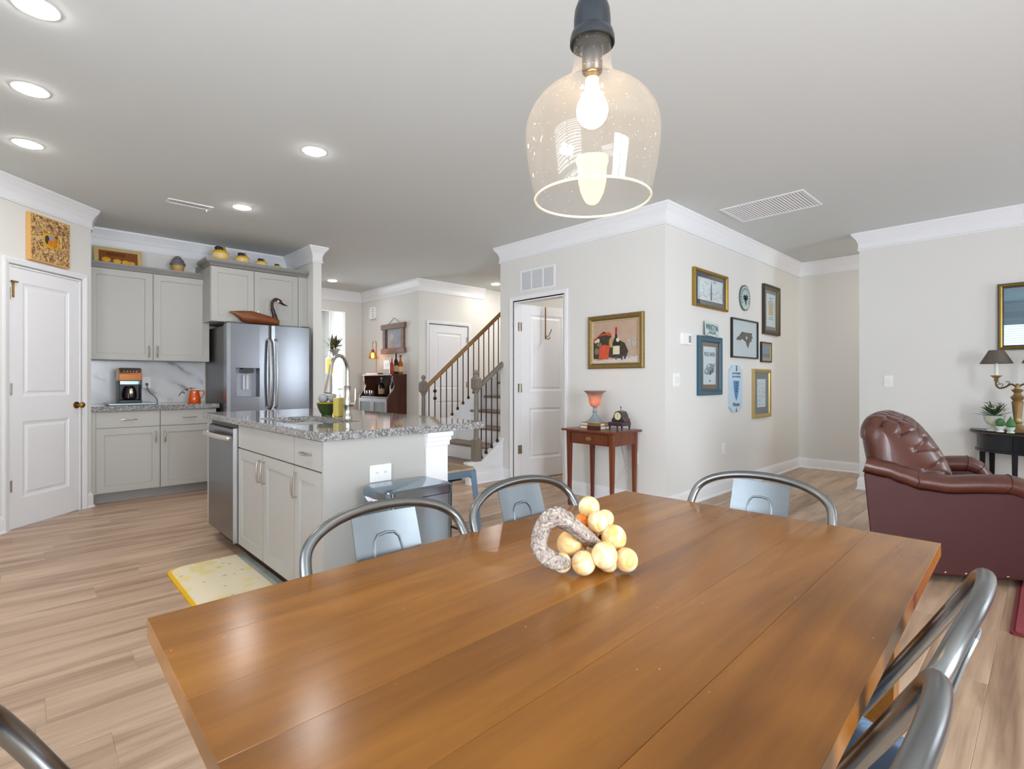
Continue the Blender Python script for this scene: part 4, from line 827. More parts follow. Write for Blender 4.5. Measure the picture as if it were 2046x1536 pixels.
# bar stool
t = thing('bar_stool', 'blue-grey metal counter stool with a wooden seat under the island overhang', 'stool', (1.937, 2.655, 0), 0)
BLUEG = mat('stool_blue_grey', (112, 136, 156), 0.35, 0.7)
SZ = 0.61; hw = 0.145
MB().prism(rrect(-hw, hw, -hw, hw, 0.03), SZ-0.012, SZ).build('seat', wood('seat_tan', [(0.2, srgb(150, 122, 88)), (0.5, srgb(186, 156, 116)), (0.85, srgb(206, 180, 142))], 0.5, (12, 1.5, 12), 2), t, fix=True)
MB().prism(rrect(-0.05, 0.05, -0.012, 0.012, 0.011), SZ+0.0002, SZ+0.0008).build('grip_slot', BLACK, t, fix=True)
m = MB()
for s in (-1, 1):
    for q in ('x', 'y'):
        p = [(-hw+0.005, SZ-0.012), (hw-0.005, SZ-0.012), (hw+0.006, SZ-0.075), (hw-0.03, SZ-0.075), (hw-0.055, SZ-0.055), (-hw+0.055, SZ-0.055), (-hw+0.03, SZ-0.075), (-hw-0.006, SZ-0.075)]
        if q == 'x': m.prism(p, s*(hw-0.002)-0.002, s*(hw-0.002)+0.002, 'xz')
        else: m.prism(p, s*(hw-0.002)-0.002, s*(hw-0.002)+0.002, 'yz')
m.build('apron', BLUEG, t, fix=True)
for sx in (-1, 1):
    for sy in (-1, 1):
        m = MB(); a = hw; b = hw+0.04
        def L(c, z, w): return [(sx*c, sy*c, z), (sx*(c-w), sy*c, z), (sx*(c-w), sy*(c-0.004), z), (sx*(c-0.004), sy*(c-0.004), z), (sx*(c-0.004), sy*(c-w), z), (sx*c, sy*(c-w), z)]
        A = L(b, 0.0, 0.022); B = L(a, SZ-0.02, 0.045); m.add(A+B, [tuple(range(6)), tuple(range(6, 12))]+[(i, (i+1) % 6, 6+(i+1) % 6, 6+i) for i in range(6)]); m.build('leg', BLUEG, t, fix=True)
m = MB()
c = hw+0.027
for p, q in (((-c, -c), (c, -c)), ((c, -c), (c, c)), ((c, c), (-c, c)), ((-c, c), (-c, -c))): m.tube([(p[0], p[1], 0.17), (q[0], q[1], 0.17)], 0.008, 8)
m.build('footrest', BLACK, t, smooth=True)
m = MB(); m.box(-hw+0.005, hw-0.005, -0.008, 0.008, SZ-0.10, SZ-0.085); m.box(-0.02, 0.02, -0.02, 0.02, SZ-0.115, SZ-0.10); m.build('cross_brace', BLACK, t)
# ================================================================== DINING TABLE
TZ = 0.745
tb = thing('dining_table', 'worn reddish-brown wooden dining table with plank top', 'dining table', (0.90, 0.63, 0))
A_, B_, C_, D_ = Vector((0.159, 1.079)), Vector((1.636, 1.099)), Vector((1.682, 0.194)), Vector((0.148, 0.158))
O_ = Vector((0.90, 0.63)); vs_ = [0, 0.165, 0.32, 0.50, 0.665, 0.84, 1.0]
for k in range(6):
    q = []
    for v in (vs_[k]+(0.0002 if k else 0), vs_[k+1]-(0.0002 if k < 5 else 0)): q.append((D_.lerp(A_, v)-O_, C_.lerp(B_, v)-O_))
    a, b = q[0]; d, c = q[1]; z0, z1, e = TZ-0.032, TZ, 0.0007
    bot = [(a.x, a.y, z0), (b.x, b.y, z0), (c.x, c.y, z0), (d.x, d.y, z0)]; mid = [(p[0], p[1], z1-e) for p in bot]
    cen = Vector((sum(p[0] for p in bot)/4, sum(p[1] for p in bot)/4)); ins = []
    for p in bot:
        sx = e if p[0] < cen.x else -e; sy = (e*0.5) if p[1] < cen.y else (-e*0.5); ins.append((p[0]+sx, p[1]+sy, z1))
    MB().add(bot+mid+ins, [(3, 2, 1, 0), (0, 1, 5, 4), (1, 2, 6, 5), (2, 3, 7, 6), (3, 0, 4, 7), (4, 5, 9, 8), (5, 6, 10, 9), (6, 7, 11, 10), (7, 4, 8, 11), (8, 9, 10, 11)]).build('plank', TABLEW, tb)
m = MB()
for a in ((-0.60, 0.62, -0.345, -0.323, TZ-0.12, TZ-0.033), (-0.60, 0.62, 0.323, 0.345, TZ-0.12, TZ-0.033), (-0.60, -0.578, -0.323, 0.323, TZ-0.12, TZ-0.033), (0.598, 0.62, -0.323, 0.323, TZ-0.12, TZ-0.033)): m.box(*a)
m.build('apron', TABLEW, tb)
for sx in (-0.60, 0.62):
    for sy in (-0.34, 0.34):
        m = MB(); m.hexa([(sx-0.026, sy-0.026, 0.001), (sx+0.026, sy-0.026, 0.001), (sx+0.026, sy+0.026, 0.001), (sx-0.026, sy+0.026, 0.001)], [(sx-0.036, sy-0.036, TZ-0.033), (sx+0.036, sy-0.036, TZ-0.033), (sx+0.036, sy+0.036, TZ-0.033), (sx-0.036, sy+0.036, TZ-0.033)]); m.build('leg', TABLEW, tb)
# ================================================================== METAL CHAIRS
def make_chair(label):
    t = thing('metal_chair', label, 'chair', (0, 0, 0), 0, 'gunmetal chairs around the dining table')
    half = [(-0.180, -0.03, 0.44), (-0.188, -0.06, 0.49), (-0.200, -0.125, 0.60), (-0.212, -0.178, 0.69), (-0.214, -0.209, 0.745), (-0.200, -0.233, 0.79), (-0.155, -0.247, 0.822), (-0.085, -0.258, 0.841), (0, -0.262, 0.847)]
    path = half+[(-x, y, z) for x, y, z in half[-2::-1]]
    MB().tube(bez(path, 5), 0.0125, 14, up=(0, 1, 0)).build('back_hoop', GUN, t, smooth=True, ang=60)
    # seat pan
    m = MB(); ring_ = lambda p, z: [(q[0], q[1], z) for q in p]
    a = rrect(-0.172, 0.172, -0.19, 0.14, 0.05, 5); b = rrect(-0.165, 0.165, -0.183, 0.133, 0.046, 5); c = rrect(-0.125, 0.125, -0.14, 0.09, 0.04, 5); n = len(a)
    m.add(ring_(a, 0.425)+ring_(a, 0.446)+ring_(b, 0.452)+ring_(c, 0.446), [(l*n+i, l*n+(i+1) % n, (l+1)*n+(i+1) % n, (l+1)*n+i) for l in range(3) for i in range(n)]+[tuple(3*n+i for i in range(n)), tuple(range(n-1, -1, -1))])
    m.build('seat', GUNP, t, smooth=True, ang=50)
    # splat: slightly curved plate with an embossed arch
    def sp(u, v, off=0.0):
        z = 0.45+0.378*v; y = -0.165-0.058*v+(-0.036)*v*v; w = 0.092-0.004*v
        return ((u*2-1)*w, y+0.010*(1-(u*2-1)**2)*(-1)+off, z)
    m = MB(); nu, nv = 9, 10
    V = [sp(i/(nu-1), j/(nv-1)) for j in range(nv) for i in range(nu)]+[sp(i/(nu-1), j/(nv-1), 0.003) for j in range(nv) for i in range(nu)]; q = nu*nv
    Fs = [(j*nu+i, j*nu+i+1, (j+1)*nu+i+1, (j+1)*nu+i) for j in range(nv-1) for i in range(nu-1)]; Fs += [tuple(q+x for x in f[::-1]) for f in Fs]
    for j in range(nv-1):
        for i_, fl in ((0, 1), (nu-1, 0)):
            f = (j*nu+i_, (j+1)*nu+i_, q+(j+1)*nu+i_, q+j*nu+i_); Fs.append(f if fl else f[::-1])
    for j in (0, nv-1):
        for i in range(nu-1): f = (j*nu+i, j*nu+i+1, q+j*nu+i+1, q+j*nu+i); Fs.append(f if j else f[::-1])
    splat = m.add(V, Fs).build('splat', GUNP, t, smooth=True, ang=50, fix=True)
    for side, off in ((0, 0.004), (1, -0.002)):
        em = [(0.29, 0.45), (0.29, 0.78), (0.31, 0.835), (0.37, 0.868), (0.5, 0.876), (0.63, 0.868), (0.69, 0.835), (0.71, 0.78), (0.71, 0.45), (0.68, 0.42), (0.32, 0.42), (0.29, 0.45)]
        MB().tube([sp(u, v, off) for u, v in em], 0.0035, 6).build('embossed_arch', GUNP, splat, smooth=True)
    for sx in (-1, 1):
        for sy, y0, y1 in ((-1, -0.17, -0.225), (1, 0.12, 0.165)):
            m = MB(); top = [(sx*0.165, y0), (sx*0.115, y0), (sx*0.115, y0+sy*(-0.006)), (sx*0.159, y0-sy*0.006), (sx*0.159, y0-sy*0.05), (sx*0.165, y0-sy*0.05)]
            bt = [(sx*0.20, y1), (sx*0.176, y1), (sx*0.176, y1-sy*0.005), (sx*0.195, y1-sy*0.005), (sx*0.195, y1-sy*0.024), (sx*0.20, y1-sy*0.024)]
            m.add([(p[0], p[1], 0.001) for p in bt]+[(p[0], p[1], 0.43) for p in top], [tuple(range(6)), tuple(range(6, 12))]+[(i, (i+1) % 6, 6+(i+1) % 6, 6+i) for i in range(6)]); m.build('leg', GUN, t, fix=True)
    m = MB()
    for a, b in (((-0.17, -0.18), (0.155, 0.13)), ((0.17, -0.18), (-0.155, 0.13))): m.tube([(a[0], a[1], 0.30), (b[0], b[1], 0.30)], 0.006, 6)
    m.build('cross_brace', GUN, t)
    return t
CH_ = [((0.655, 0.888), pi, 'gunmetal metal chair at the far table edge in front of the trash can'), ((1.117, 0.882), pi, 'gunmetal metal chair at the far table edge behind the grape ornament'), ((1.478, 0.65), pi/2, 'gunmetal metal chair at the table end facing away from the gallery wall'),
       ((1.03, 0.331), 0, 'gunmetal metal chair on the near right side, next to the armchair'), ((0.58, 0.337), 0, 'gunmetal metal chair nearest the viewer at the lower right'), ((0.206, 0.607), -pi/2, 'gunmetal metal chair at the lower left corner, only its tube showing')]
proto = None
for (p, rz, lab) in CH_:
    if proto is None: c = proto = make_chair(lab)
    else: c = copy_tree(proto); c['label'] = lab
    c.location = (p[0], p[1], 0); c.rotation_euler = (0, 0, rz)
CUSH = mat('denim_cushion', (116, 140, 168), 0.85, bump=0.5, bscale=140, var=0.22, vscale=10)
def cushion(label, x, y):
    t = thing('seat_cushion', label, 'cushion', (x, y, 0.4525), 0, 'blue seat cushions')
    def f(u, v, s):
        a, b = u*2-1, v*2-1; e = (1-abs(a)**4)*(1-abs(b)**4); e = max(0, e)**0.5
        w = 0.006*sin(a*9+b*4)*e+0.004*sin(b*13)*e-0.012*math.exp(-((a*0.9)**2+(b)**2)*8)
        return (a*0.178, b*0.168-0.01, 0.028+s*(0.028*e)+(w if s > 0 else 0))
    m = MB(); m.grid(lambda u, v: f(u, v, 1), 22, 22); m.grid(lambda u, v: f(u, 1-v, -1), 22, 22)
    m.build('pad', CUSH, t, smooth=True, ang=80)
    k = MB()
    for sx in (-1, 1): k.tube(bez([(sx*0.16, -0.165, 0.03), (sx*0.18, -0.17, 0.035), (sx*0.205, -0.15, 0.02), (sx*0.195, -0.13, -0.02)], 4), 0.004, 6)
    k.build('ties', CUSH, t, smooth=True)
cushion('blue seat cushion on the near right chair, upper of the two', 1.03, 0.331); cushion('blue seat cushion on the chair nearest the viewer', 0.58, 0.337)
# ================================================================== GRAPE ORNAMENT
def cam_pt(px, py, d):
    q = FW*d+RT*(d*(px-1023)/1030.55); return Vector((q.x, q.y, 1.155-d*(py-760.45)/1030.55))
def alabaster(nm, c1, c2):
    m = bpy.data.materials.new(nm); m.use_nodes = True; nt = m.node_tree; b = nt.nodes['Principled BSDF']; L = nt.links.new; N = nt.nodes.new
    tc = N('ShaderNodeTexCoord'); oi = N('ShaderNodeObjectInfo'); sc = N('ShaderNodeVectorMath'); sc.operation = 'SCALE'; sc.inputs[0].default_value = (31, 17, 9); L(oi.outputs['Random'], sc.inputs['Scale']); ad = N('ShaderNodeVectorMath'); L(tc.outputs['Object'], ad.inputs[0]); L(sc.outputs[0], ad.inputs[1])
    nz = N('ShaderNodeTexNoise'); nz.inputs['Scale'].default_value = 22; nz.inputs['Detail'].default_value = 4; nz.inputs['Distortion'].default_value = 2.0; L(ad.outputs[0], nz.inputs[0])
    L(ramp(nt, [(0.3, srgb(*c1)), (0.5, srgb(*[(a+b_)//2 for a, b_ in zip(c1, c2)])), (0.68, srgb(*c2))], nz.outputs['Fac']), b.inputs['Base Color'])
    b.inputs['Roughness'].default_value = 0.14; b.inputs['Subsurface Weight'].default_value = 0.5; b.inputs['Subsurface Radius'].default_value = (0.02, 0.012, 0.005); b.inputs['Subsurface Scale'].default_value = 0.6; return m
ALA = alabaster('alabaster', (238, 186, 104), (250, 238, 212)); ALO = alabaster('alabaster_orange', (222, 112, 22), (240, 160, 70))
gr = thing('grape_ornament', 'bunch of yellow alabaster stone grapes on a twisted driftwood stem', 'ornament', (0.88, 0.68, TZ))
base_v = Vector((0.88, 0.68, TZ))
for px, py, r, d, o in ((1177, 1013, 21.5, 1.20, 0), (1195.2, 1041.6, 21.5, 1.155, 0), (1209, 1036, 18, 1.20, 0), (1163, 1041, 15, 1.19, 1), (1226.4, 1074.2, 25.5, 1.14, 0), (1137.9, 1086.5, 25.8, 1.125, 0), (1165.9, 1124.3, 24.5, 1.083, 0), (1207.6, 1109.3, 26.5, 1.078, 0), (1251.5, 1118.4, 23.5, 1.098, 0), (1215, 1128, 21, 1.105, 0), (1123, 1124, 19.5, 1.092, 0), (1180, 1080, 20, 1.175, 1), (1190, 1100, 20, 1.16, 0)):
    R = r*d/1030.55*0.985; p = cam_pt(px, py, d); p.z = max(p.z, TZ+R+0.0003)
    MB().sphere((0, 0, 0), R, 24, 14, (1, 1, 1.03 if p.z > TZ+R*1.1 else 1.0)).build('grape', ALO if o else ALA, gr, smooth=True, loc=tuple(p-base_v))
def driftwood():
    m = bpy.data.materials.new('driftwood'); m.use_nodes = True; nt = m.node_tree; b = nt.nodes['Principled BSDF']; L = nt.links.new; N = nt.nodes.new
    tc = N('ShaderNodeTexCoord'); n1 = N('ShaderNodeTexNoise'); n1.inputs['Scale'].default_value = 55; n1.inputs['Detail'].default_value = 6; n1.inputs['Distortion'].default_value = 2.5; L(tc.outputs['Object'], n1.inputs[0])
    L(ramp(nt, [(0.30, srgb(92, 78, 70)), (0.46, srgb(150, 136, 126)), (0.58, srgb(178, 164, 152)), (0.72, srgb(206, 196, 182))], n1.outputs['Fac']), b.inputs['Base Color']); b.inputs['Roughness'].default_value = 0.9
    bp = N('ShaderNodeBump'); bp.inputs['Distance'].default_value = 0.004; bp.inputs['Strength'].default_value = 0.9; L(n1.outputs['Fac'], bp.inputs['Height']); L(bp.outputs[0], b.inputs['Normal']); return m
DRIFT = driftwood()
pts = [(1196, 1086, 1.15), (1178, 1076, 1.12), (1155, 1058, 1.085), (1130, 1040, 1.06), (1110, 1033, 1.05), (1094, 1042, 1.05), (1083, 1060, 1.05), (1078, 1080, 1.05), (1080, 1097, 1.045), (1092, 1112, 1.04), (1108, 1121, 1.04), (1126, 1125, 1.055), (1136, 1126, 1.065)]
rad = [10, 14, 16, 19, 19, 17, 15.5, 15, 16, 18, 15, 11, 5]
P_ = bez([cam_pt(*p)-base_v for p in pts], 5); R_ = []
rg = random.Random(5)
for i in range(len(P_)):
    u = i/5; k = min(int(u), len(rad)-2); R_.append((rad[k]+(rad[k+1]-rad[k])*(u-k))*1.05/1030.55*(1+rg.uniform(-0.06, 0.06)))
SG = 22; m = MB(); m.tube(P_, R_, SG); rg = random.Random(9); nv = []
for idx, v in enumerate(m.v):
    i, k = divmod(idx, SG); c = P_[i]; th = 2*pi*k/SG; u = i/len(P_)
    f = 1+0.13*sin(3*th+u*5)+0.07*sin(5*th-u*9+1)+0.05*sin(9*th+u*14)+0.10*math.exp(-((u-0.33)/0.06)**2)*sin(2*th)+rg.uniform(-0.03, 0.03)
    nv.append(tuple(c+(Vector(v)-c)*f))
m.v = nv
m.build('driftwood_stem', DRIFT, gr, smooth=True, ang=70)
MB().tube(bez([cam_pt(1200, 1070, 1.16)-base_v, cam_pt(1196, 1085, 1.17)-base_v, cam_pt(1190, 1100, 1.15)-base_v], 4), 0.004, 6).build('vine', mat('vine_brown', (92, 52, 26), 0.7), gr, smooth=True)
# ================================================================== PENDANT
PX, PY = 0.859, 0.659
pn = thing('pendant_light', 'clear seeded glass bell pendant lamp with dark metal cap above the table', 'pendant lamp', (PX, PY, 0))
DKM = mat('dark_bronze', (70, 74, 80), 0.32, 0.9)
MB().lathe([(0.010, 2.72), (0.010, 1.955)], 12).build('stem', DKM, pn, smooth=True)
MB().lathe([(0.062, 2.719), (0.062, 2.705), (0.05, 2.695), (0.012, 2.69)], 24).build('canopy', DKM, pn, smooth=True)
MB().lathe([(0.004, 1.958), (0.016, 1.954), (0.029, 1.942), (0.036, 1.922), (0.038, 1.90), (0.038, 1.878), (0.043, 1.874), (0.046, 1.862), (0.046, 1.852), (0.043, 1.852), (0.036, 1.868), (0.001, 1.872)], 32, cap=False).build('cap', DKM, pn, smooth=True, ang=50)
MB().lathe([(0.008, 1.87), (0.008, 1.848), (0.019, 1.846), (0.021, 1.84), (0.021, 1.795), (0.016, 1.79), (0.001, 1.79)], 24, cap=False).build('socket', DKM, pn, smooth=True, ang=50)
def seeded():
    m = bpy.data.materials.new('seeded_glass'); m.use_nodes = True; nt = m.node_tree; nt.nodes.remove(nt.nodes['Principled BSDF']); L = nt.links.new; N = nt.nodes.new
    t_ = N('ShaderNodeBsdfTransparent'); t_.inputs[0].default_value = (0.985, 0.985, 0.97, 1); g = N('ShaderNodeBsdfGlossy'); g.inputs['Roughness'].default_value = 0.015; g.inputs[0].default_value = (1, 0.97, 0.92, 1)
    d_ = N('ShaderNodeBsdfTranslucent'); d_.inputs[0].default_value = (1, 0.93, 0.83, 1); df = N('ShaderNodeBsdfDiffuse'); df.inputs[0].default_value = (1, 0.94, 0.86, 1)
    tc = N('ShaderNodeTexCoord'); vo = N('ShaderNodeTexVoronoi'); vo.inputs['Scale'].default_value = 95; L(tc.outputs['Object'], vo.inputs[0])
    lt = N('ShaderNodeMapRange'); lt.inputs['From Min'].default_value = 0.12; lt.inputs['From Max'].default_value = 0.03; lt.inputs['To Min'].default_value = 0.045; lt.inputs['To Max'].default_value = 0.55; lt.clamp = True; L(vo.outputs['Distance'], lt.inputs[0])
    lw = N('ShaderNodeLayerWeight'); lw.inputs[0].default_value = 0.5; pw = N('ShaderNodeMath'); pw.operation = 'POWER'; pw.inputs[1].default_value = 5; L(lw.outputs['Facing'], pw.inputs[0])
    ma = N('ShaderNodeMath'); ma.operation = 'MULTIPLY_ADD'; ma.inputs[1].default_value = 0.5; ma.inputs[2].default_value = 0.03; ma.use_clamp = True; L(pw.outputs[0], ma.inputs[0])
    mb_ = N('ShaderNodeMixShader'); mb_.inputs[0].default_value = 0.5; L(d_.outputs[0], mb_.inputs[1]); L(df.outputs[0], mb_.inputs[2])
    m1 = N('ShaderNodeMixShader'); L(lt.outputs[0], m1.inputs[0]); L(t_.outputs[0], m1.inputs[1]); L(mb_.outputs[0], m1.inputs[2])
    m2 = N('ShaderNodeMixShader'); L(ma.outputs[0], m2.inputs[0]); L(m1.outputs[0], m2.inputs[1]); L(g.outputs[0], m2.inputs[2]); L(m2.outputs[0], nt.nodes['Material Output'].inputs[0]); return m
sprof = [(0.0385, 1.862), (0.0385, 1.83), (0.040, 1.805), (0.046, 1.785), (0.058, 1.770), (0.078, 1.757), (0.100, 1.742), (0.119, 1.722), (0.133, 1.696), (0.138, 1.668), (0.1365, 1.635), (0.131, 1.595), (0.1245, 1.56), (0.119, 1.534)]
sprof = [(p.x, p.y) for p in bez([(r, z, 0) for r, z in sprof], 4)]
MB().lathe(sprof, 64, cap=False).build('glass_shade', seeded(), pn, smooth=True, ang=80)
MB().lathe([(0.1185, 1.5345), (0.1205, 1.532), (0.1195, 1.5295), (0.1165, 1.530), (0.1165, 1.533), (0.1185, 1.5345)], 64, cap=False).build('glass_rim', mat('rim_glow', (250, 240, 205), 0.1, trans=0.0, sss=0.0, emit=(255, 232, 180), estr=0.25), pn, smooth=True)  # weak emission paints the lamplight caught in the glass rim
BULB = emission('bulb_glow', (255, 206, 140), 60)
bl = MB().lathe([(0.001, 1.680), (0.012, 1.682), (0.023, 1.690), (0.030, 1.701), (0.033, 1.714), (0.030, 1.729), (0.022, 1.744), (0.015, 1.756), (0.0135, 1.768), (0.0135, 1.780)], 24, cap=False).build('bulb', BULB, pn, smooth=True)
MB().lathe([(0.014, 1.7805), (0.014, 1.7895), (0.0, 1.7895)], 16, cap=False).build('bulb_base', BRASS, bl, smooth=True)
# ================================================================== CONSOLE TABLE
cz = 0.712
cs = thing('console_table', 'small mahogany console table with one drawer and slim tapered legs', 'console table', (3.66, 2.57, 0))
MB().box(0.0, 0.425, 0.0, 0.60, cz-0.018, cz).build('top', MAHOG, cs, bevel=0.003)
m = MB(); m.box(0.035, 0.05, 0.09, 0.51, cz-0.13, cz-0.0185); m.box(0.395, 0.41, 0.07, 0.53, cz-0.13, cz-0.0185); m.box(0.065, 0.38, 0.045, 0.058, cz-0.13, cz-0.0185); m.box(0.065, 0.38, 0.542, 0.555, cz-0.13, cz-0.0185); m.build('apron', MAHOG, cs)
dw_ = MB().box(0.028, 0.0345, 0.10, 0.50, cz-0.122, cz-0.03).build('drawer', MAHOG, cs, bevel=0.002)
m = MB(); m.prism([(0.30+0.032*cos(2*pi*k/20), cz-0.076+0.017*sin(2*pi*k/20)) for k in range(20)], 0.0235, 0.0275, 'yz'); m.tube([(0.022, 0.278, cz-0.074), (0.016, 0.285, cz-0.086), (0.016, 0.315, cz-0.086), (0.022, 0.322, cz-0.074)], 0.003, 6); m.build('drawer_pull', mat('pull_brass', (186, 160, 104), 0.3, 1.0), dw_, fix=True)
for x in (0.05, 0.395):
    for y in (0.062, 0.538):
        m = MB(); q = 0.021; r = 0.012; m.hexa([(x-r, y-r, 0.001), (x+r, y-r, 0.001), (x+r, y+r, 0.001), (x-r, y+r, 0.001)], [(x-q, y-q, cz-0.0185), (x+q, y-q, cz-0.0185), (x+q, y+q, cz-0.0185), (x-q, y+q, cz-0.0185)]); m.build('leg', MAHOG, cs)
# books
BK = mat('book_cover_tan', (150, 108, 48), 0.5, var=0.5, vscale=28); BK2 = mat('book_cover_dark', (70, 44, 38), 0.5, var=0.3); PAGE = mat('pages', (232, 214, 190), 0.8)
z = cz+0.0005
for k, (w, d, h, c, lab) in enumerate(((0.235, 0.16, 0.032, BK2, 'dark red book at the bottom of the stack under the goblet lamp'), (0.225, 0.15, 0.026, BK, 'tan ornate book on top of the stack under the goblet lamp'))):
    t = thing('book', lab, 'book', (3.77, 2.80, z), 0, 'books under the goblet lamp')
    m = MB(); m.box(0, d, 0, w, 0, 0.003); m.box(0, d, 0, w, h-0.003, h); m.box(0, 0.004, 0, w*0.64, 0.003, h-0.003); m.build('cover', c, t); box('page_block', PAGE, 0.005, d-0.004, 0.004, w-0.004, 0.003, h-0.003, t)
    z += h+0.0005
# goblet lamp
t = thing('goblet_lamp', 'grey stone goblet lamp glowing amber on the console table books', 'table lamp', (3.84, 2.915, z))
ST = mat('mottled_stone', (142, 148, 152), 0.5, var=0.3, vscale=20)
MB().lathe([(0.001, 0.0), (0.085, 0.0), (0.085, 0.008), (0.06, 0.02), (0.034, 0.05), (0.02, 0.075), (0.018, 0.09), (0.024, 0.10), (0.017, 0.112), (0.018, 0.135), (0.024, 0.142)], 28, cap=False).build('stem', ST, t, smooth=True)
def goblet():
    m = bpy.data.materials.new('goblet_glass'); m.use_nodes = True; nt = m.node_tree; b = nt.nodes['Principled BSDF']; L = nt.links.new; N = nt.nodes.new
    tc = N('ShaderNodeTexCoord'); nz = N('ShaderNodeTexNoise'); nz.inputs['Scale'].default_value = 18; nz.inputs['Detail'].default_value = 5; L(tc.outputs['Object'], nz.inputs[0])
    L(ramp(nt, [(0.3, srgb(120, 110, 112)), (0.6, srgb(172, 150, 140)), (0.8, srgb(198, 182, 168))], nz.outputs['Fac']), b.inputs['Base Color']); b.inputs['Roughness'].default_value = 0.35
    b.inputs['Transmission Weight'].default_value = 0.0; b.inputs['Subsurface Weight'].default_value = 0.0
    tr = N('ShaderNodeBsdfTranslucent'); tr.inputs[0].default_value = srgb(255, 206, 150); mx = N('ShaderNodeMixShader'); mx.inputs[0].default_value = 0.3; L(b.outputs[0], mx.inputs[1]); L(tr.outputs[0], mx.inputs[2]); L(mx.outputs[0], nt.nodes['Material Output'].inputs[0]); return m
MB().lathe([(0.022, 0.142), (0.042, 0.155), (0.055, 0.18), (0.06, 0.22), (0.066, 0.25), (0.082, 0.272), (0.104, 0.288), (0.104, 0.291), (0.08, 0.276), (0.063, 0.252), (0.057, 0.22), (0.052, 0.182), (0.04, 0.158), (0.001, 0.15)], 32, cap=False).build('bowl_shade', goblet(), t, smooth=True)
MB().sphere((0, 0, 0.205), 0.022, 14, 8, (1, 1, 1.25)).build('bulb', emission('amber_bulb', (255, 168, 78), 30), t, smooth=True)
# piano clock
t = thing('piano_clock', 'dark purple-brown clock shaped like a small piano with a cream dial', 'clock', (3.80, 2.665, cz+0.0005))
PC = mat('clock_body', (58, 42, 48), 0.3, coat=0.3)
m = MB(); m.box(0.0, 0.14, -0.075, 0.075, 0.042, 0.078); m.build('keyboard_case', PC, t, bevel=0.006)
ar = [(-0.072, 0.0785), (0.072, 0.0785), (0.068, 0.10), (0.052, 0.115), (0.045, 0.14), (0.03, 0.165), (0.0, 0.175), (-0.03, 0.165), (-0.045, 0.14), (-0.052, 0.115), (-0.068, 0.10)]
MB().prism(ar, 0.045, 0.135, 'yz').build('arched_case', PC, t, bevel=0.004, fix=True)
MB().lathe([(0.003, 0.175), (0.003, 0.20), (0.007, 0.205), (0.003, 0.213)], 8, (0.09, 0, 0)).build('finial', PC, t, smooth=True)
dl = MB().prism([(0.034*cos(2*pi*k/24), 0.128+0.034*sin(2*pi*k/24)) for k in range(24)], 0.0405, 0.0445, 'yz').build('dial', mat('dial_cream', (222, 216, 158), 0.4), t, fix=True)
m = MB(); m.box(0.0395, 0.0402, -0.001, 0.001, 0.128, 0.15); m.box(0.0395, 0.0402, -0.001, 0.001, 0.112, 0.128); m.build('hands', BLACK, dl)
MB().lathe([(0.036, 0), (0.038, 0.004), (0.035, 0.006)], 24, cap=False).build('bezel', PC, t, smooth=True, loc=(0.045, 0, 0.128), rot=(0, -pi/2, 0))
for x in (0.012, 0.128):
    for y in (-0.064, 0.064): MB().lathe([(0.006, 0.0), (0.005, 0.012), (0.009, 0.03), (0.011, 0.042)], 10, (x, y, 0)).build('leg', PC, t, smooth=True)
# lamp cord on the wall below the console table
t = thing('lamp_cord', 'thin white lamp cord hanging on the wall under the console table', 'cord', (0, 0, 0))
MB().tube(bez([(4.095, 2.80, 0.69), (4.098, 2.79, 0.55), (4.09, 2.76, 0.46), (4.085, 2.73, 0.36), (4.075, 2.78, 0.28), (4.06, 2.86, 0.18), (4.05, 2.91, 0.10)], 6), 0.003, 6).build('cable', mat('cord_white', (214, 210, 204), 0.5), t, smooth=True)
# ================================================================== FRAMES
def moulding(parent, w, h, prof, mt, name='frame', smooth=True):
    """mitred picture frame, outer size w x h from (0,0), front to -y; prof = (inset, y)"""
    k = len(prof); vs = []
    for (x, z, nx, nz) in ((0, 0, 1, 1), (w, 0, -1, 1), (w, h, -1, -1), (0, h, 1, -1)):
        for i_, y_ in prof: vs.append((x+nx*i_, y_, z+nz*i_))
    fs = []
    for c in range(4):
        d = (c+1) % 4
        for q in range(k-1): fs.append((c*k+q, d*k+q, d*k+q+1, c*k+q+1))
        fs.append((c*k+k-1, d*k+k-1, d*k, c*k))
    return MB().add(vs, fs).build(name, mt, parent, fix=True)
def flat(parent, name, mt, x0, x1, z0, z1, y, t=0.001): return MB().box(x0, x1, y, y+t, z0, z1).build(name, mt, parent)
def poly(parent, name, mt, pts, y, t=0.0006): return MB().prism(pts, y, y+t, 'xz').build(name, mt, parent, fix=True)
def ell(cx, cz, rx, rz, n=18): return [(cx+rx*cos(2*pi*k/n), cz+rz*sin(2*pi*k/n)) for k in range(n)]
GOLD = mat('gold_leaf', (164, 134, 66), 0.4, 0.85, var=0.15, vscale=20); GOLDP = mat('pale_gold', (198, 176, 120), 0.4, 0.8, var=0.12); DKWD = mat('dark_frame', (62, 52, 40), 0.4, var=0.2); NAVYM = mat('navy_mat', (42, 56, 74), 0.7); PAPER = mat('blue_white_paper', (206, 222, 228), 0.7); INK = mat('ink', (52, 58, 66), 0.7); INKL = mat('ink_light', (128, 146, 156), 0.7); BLKF = mat('black_frame', (34, 34, 34), 0.35); TEALF = mat('teal_frame', (58, 92, 110), 0.35); SLATE = mat('slate_mat', (92, 108, 118), 0.7)
GP = thin_glass('picture_glass', (255, 255, 255), 0.04)
YB = 2.349
def wallframe(label, x0, x1, z0, z1, cat='picture', y=YB):
    return thing('framed_picture', label, cat, (x0, y, z0))
rg = random.Random(11)
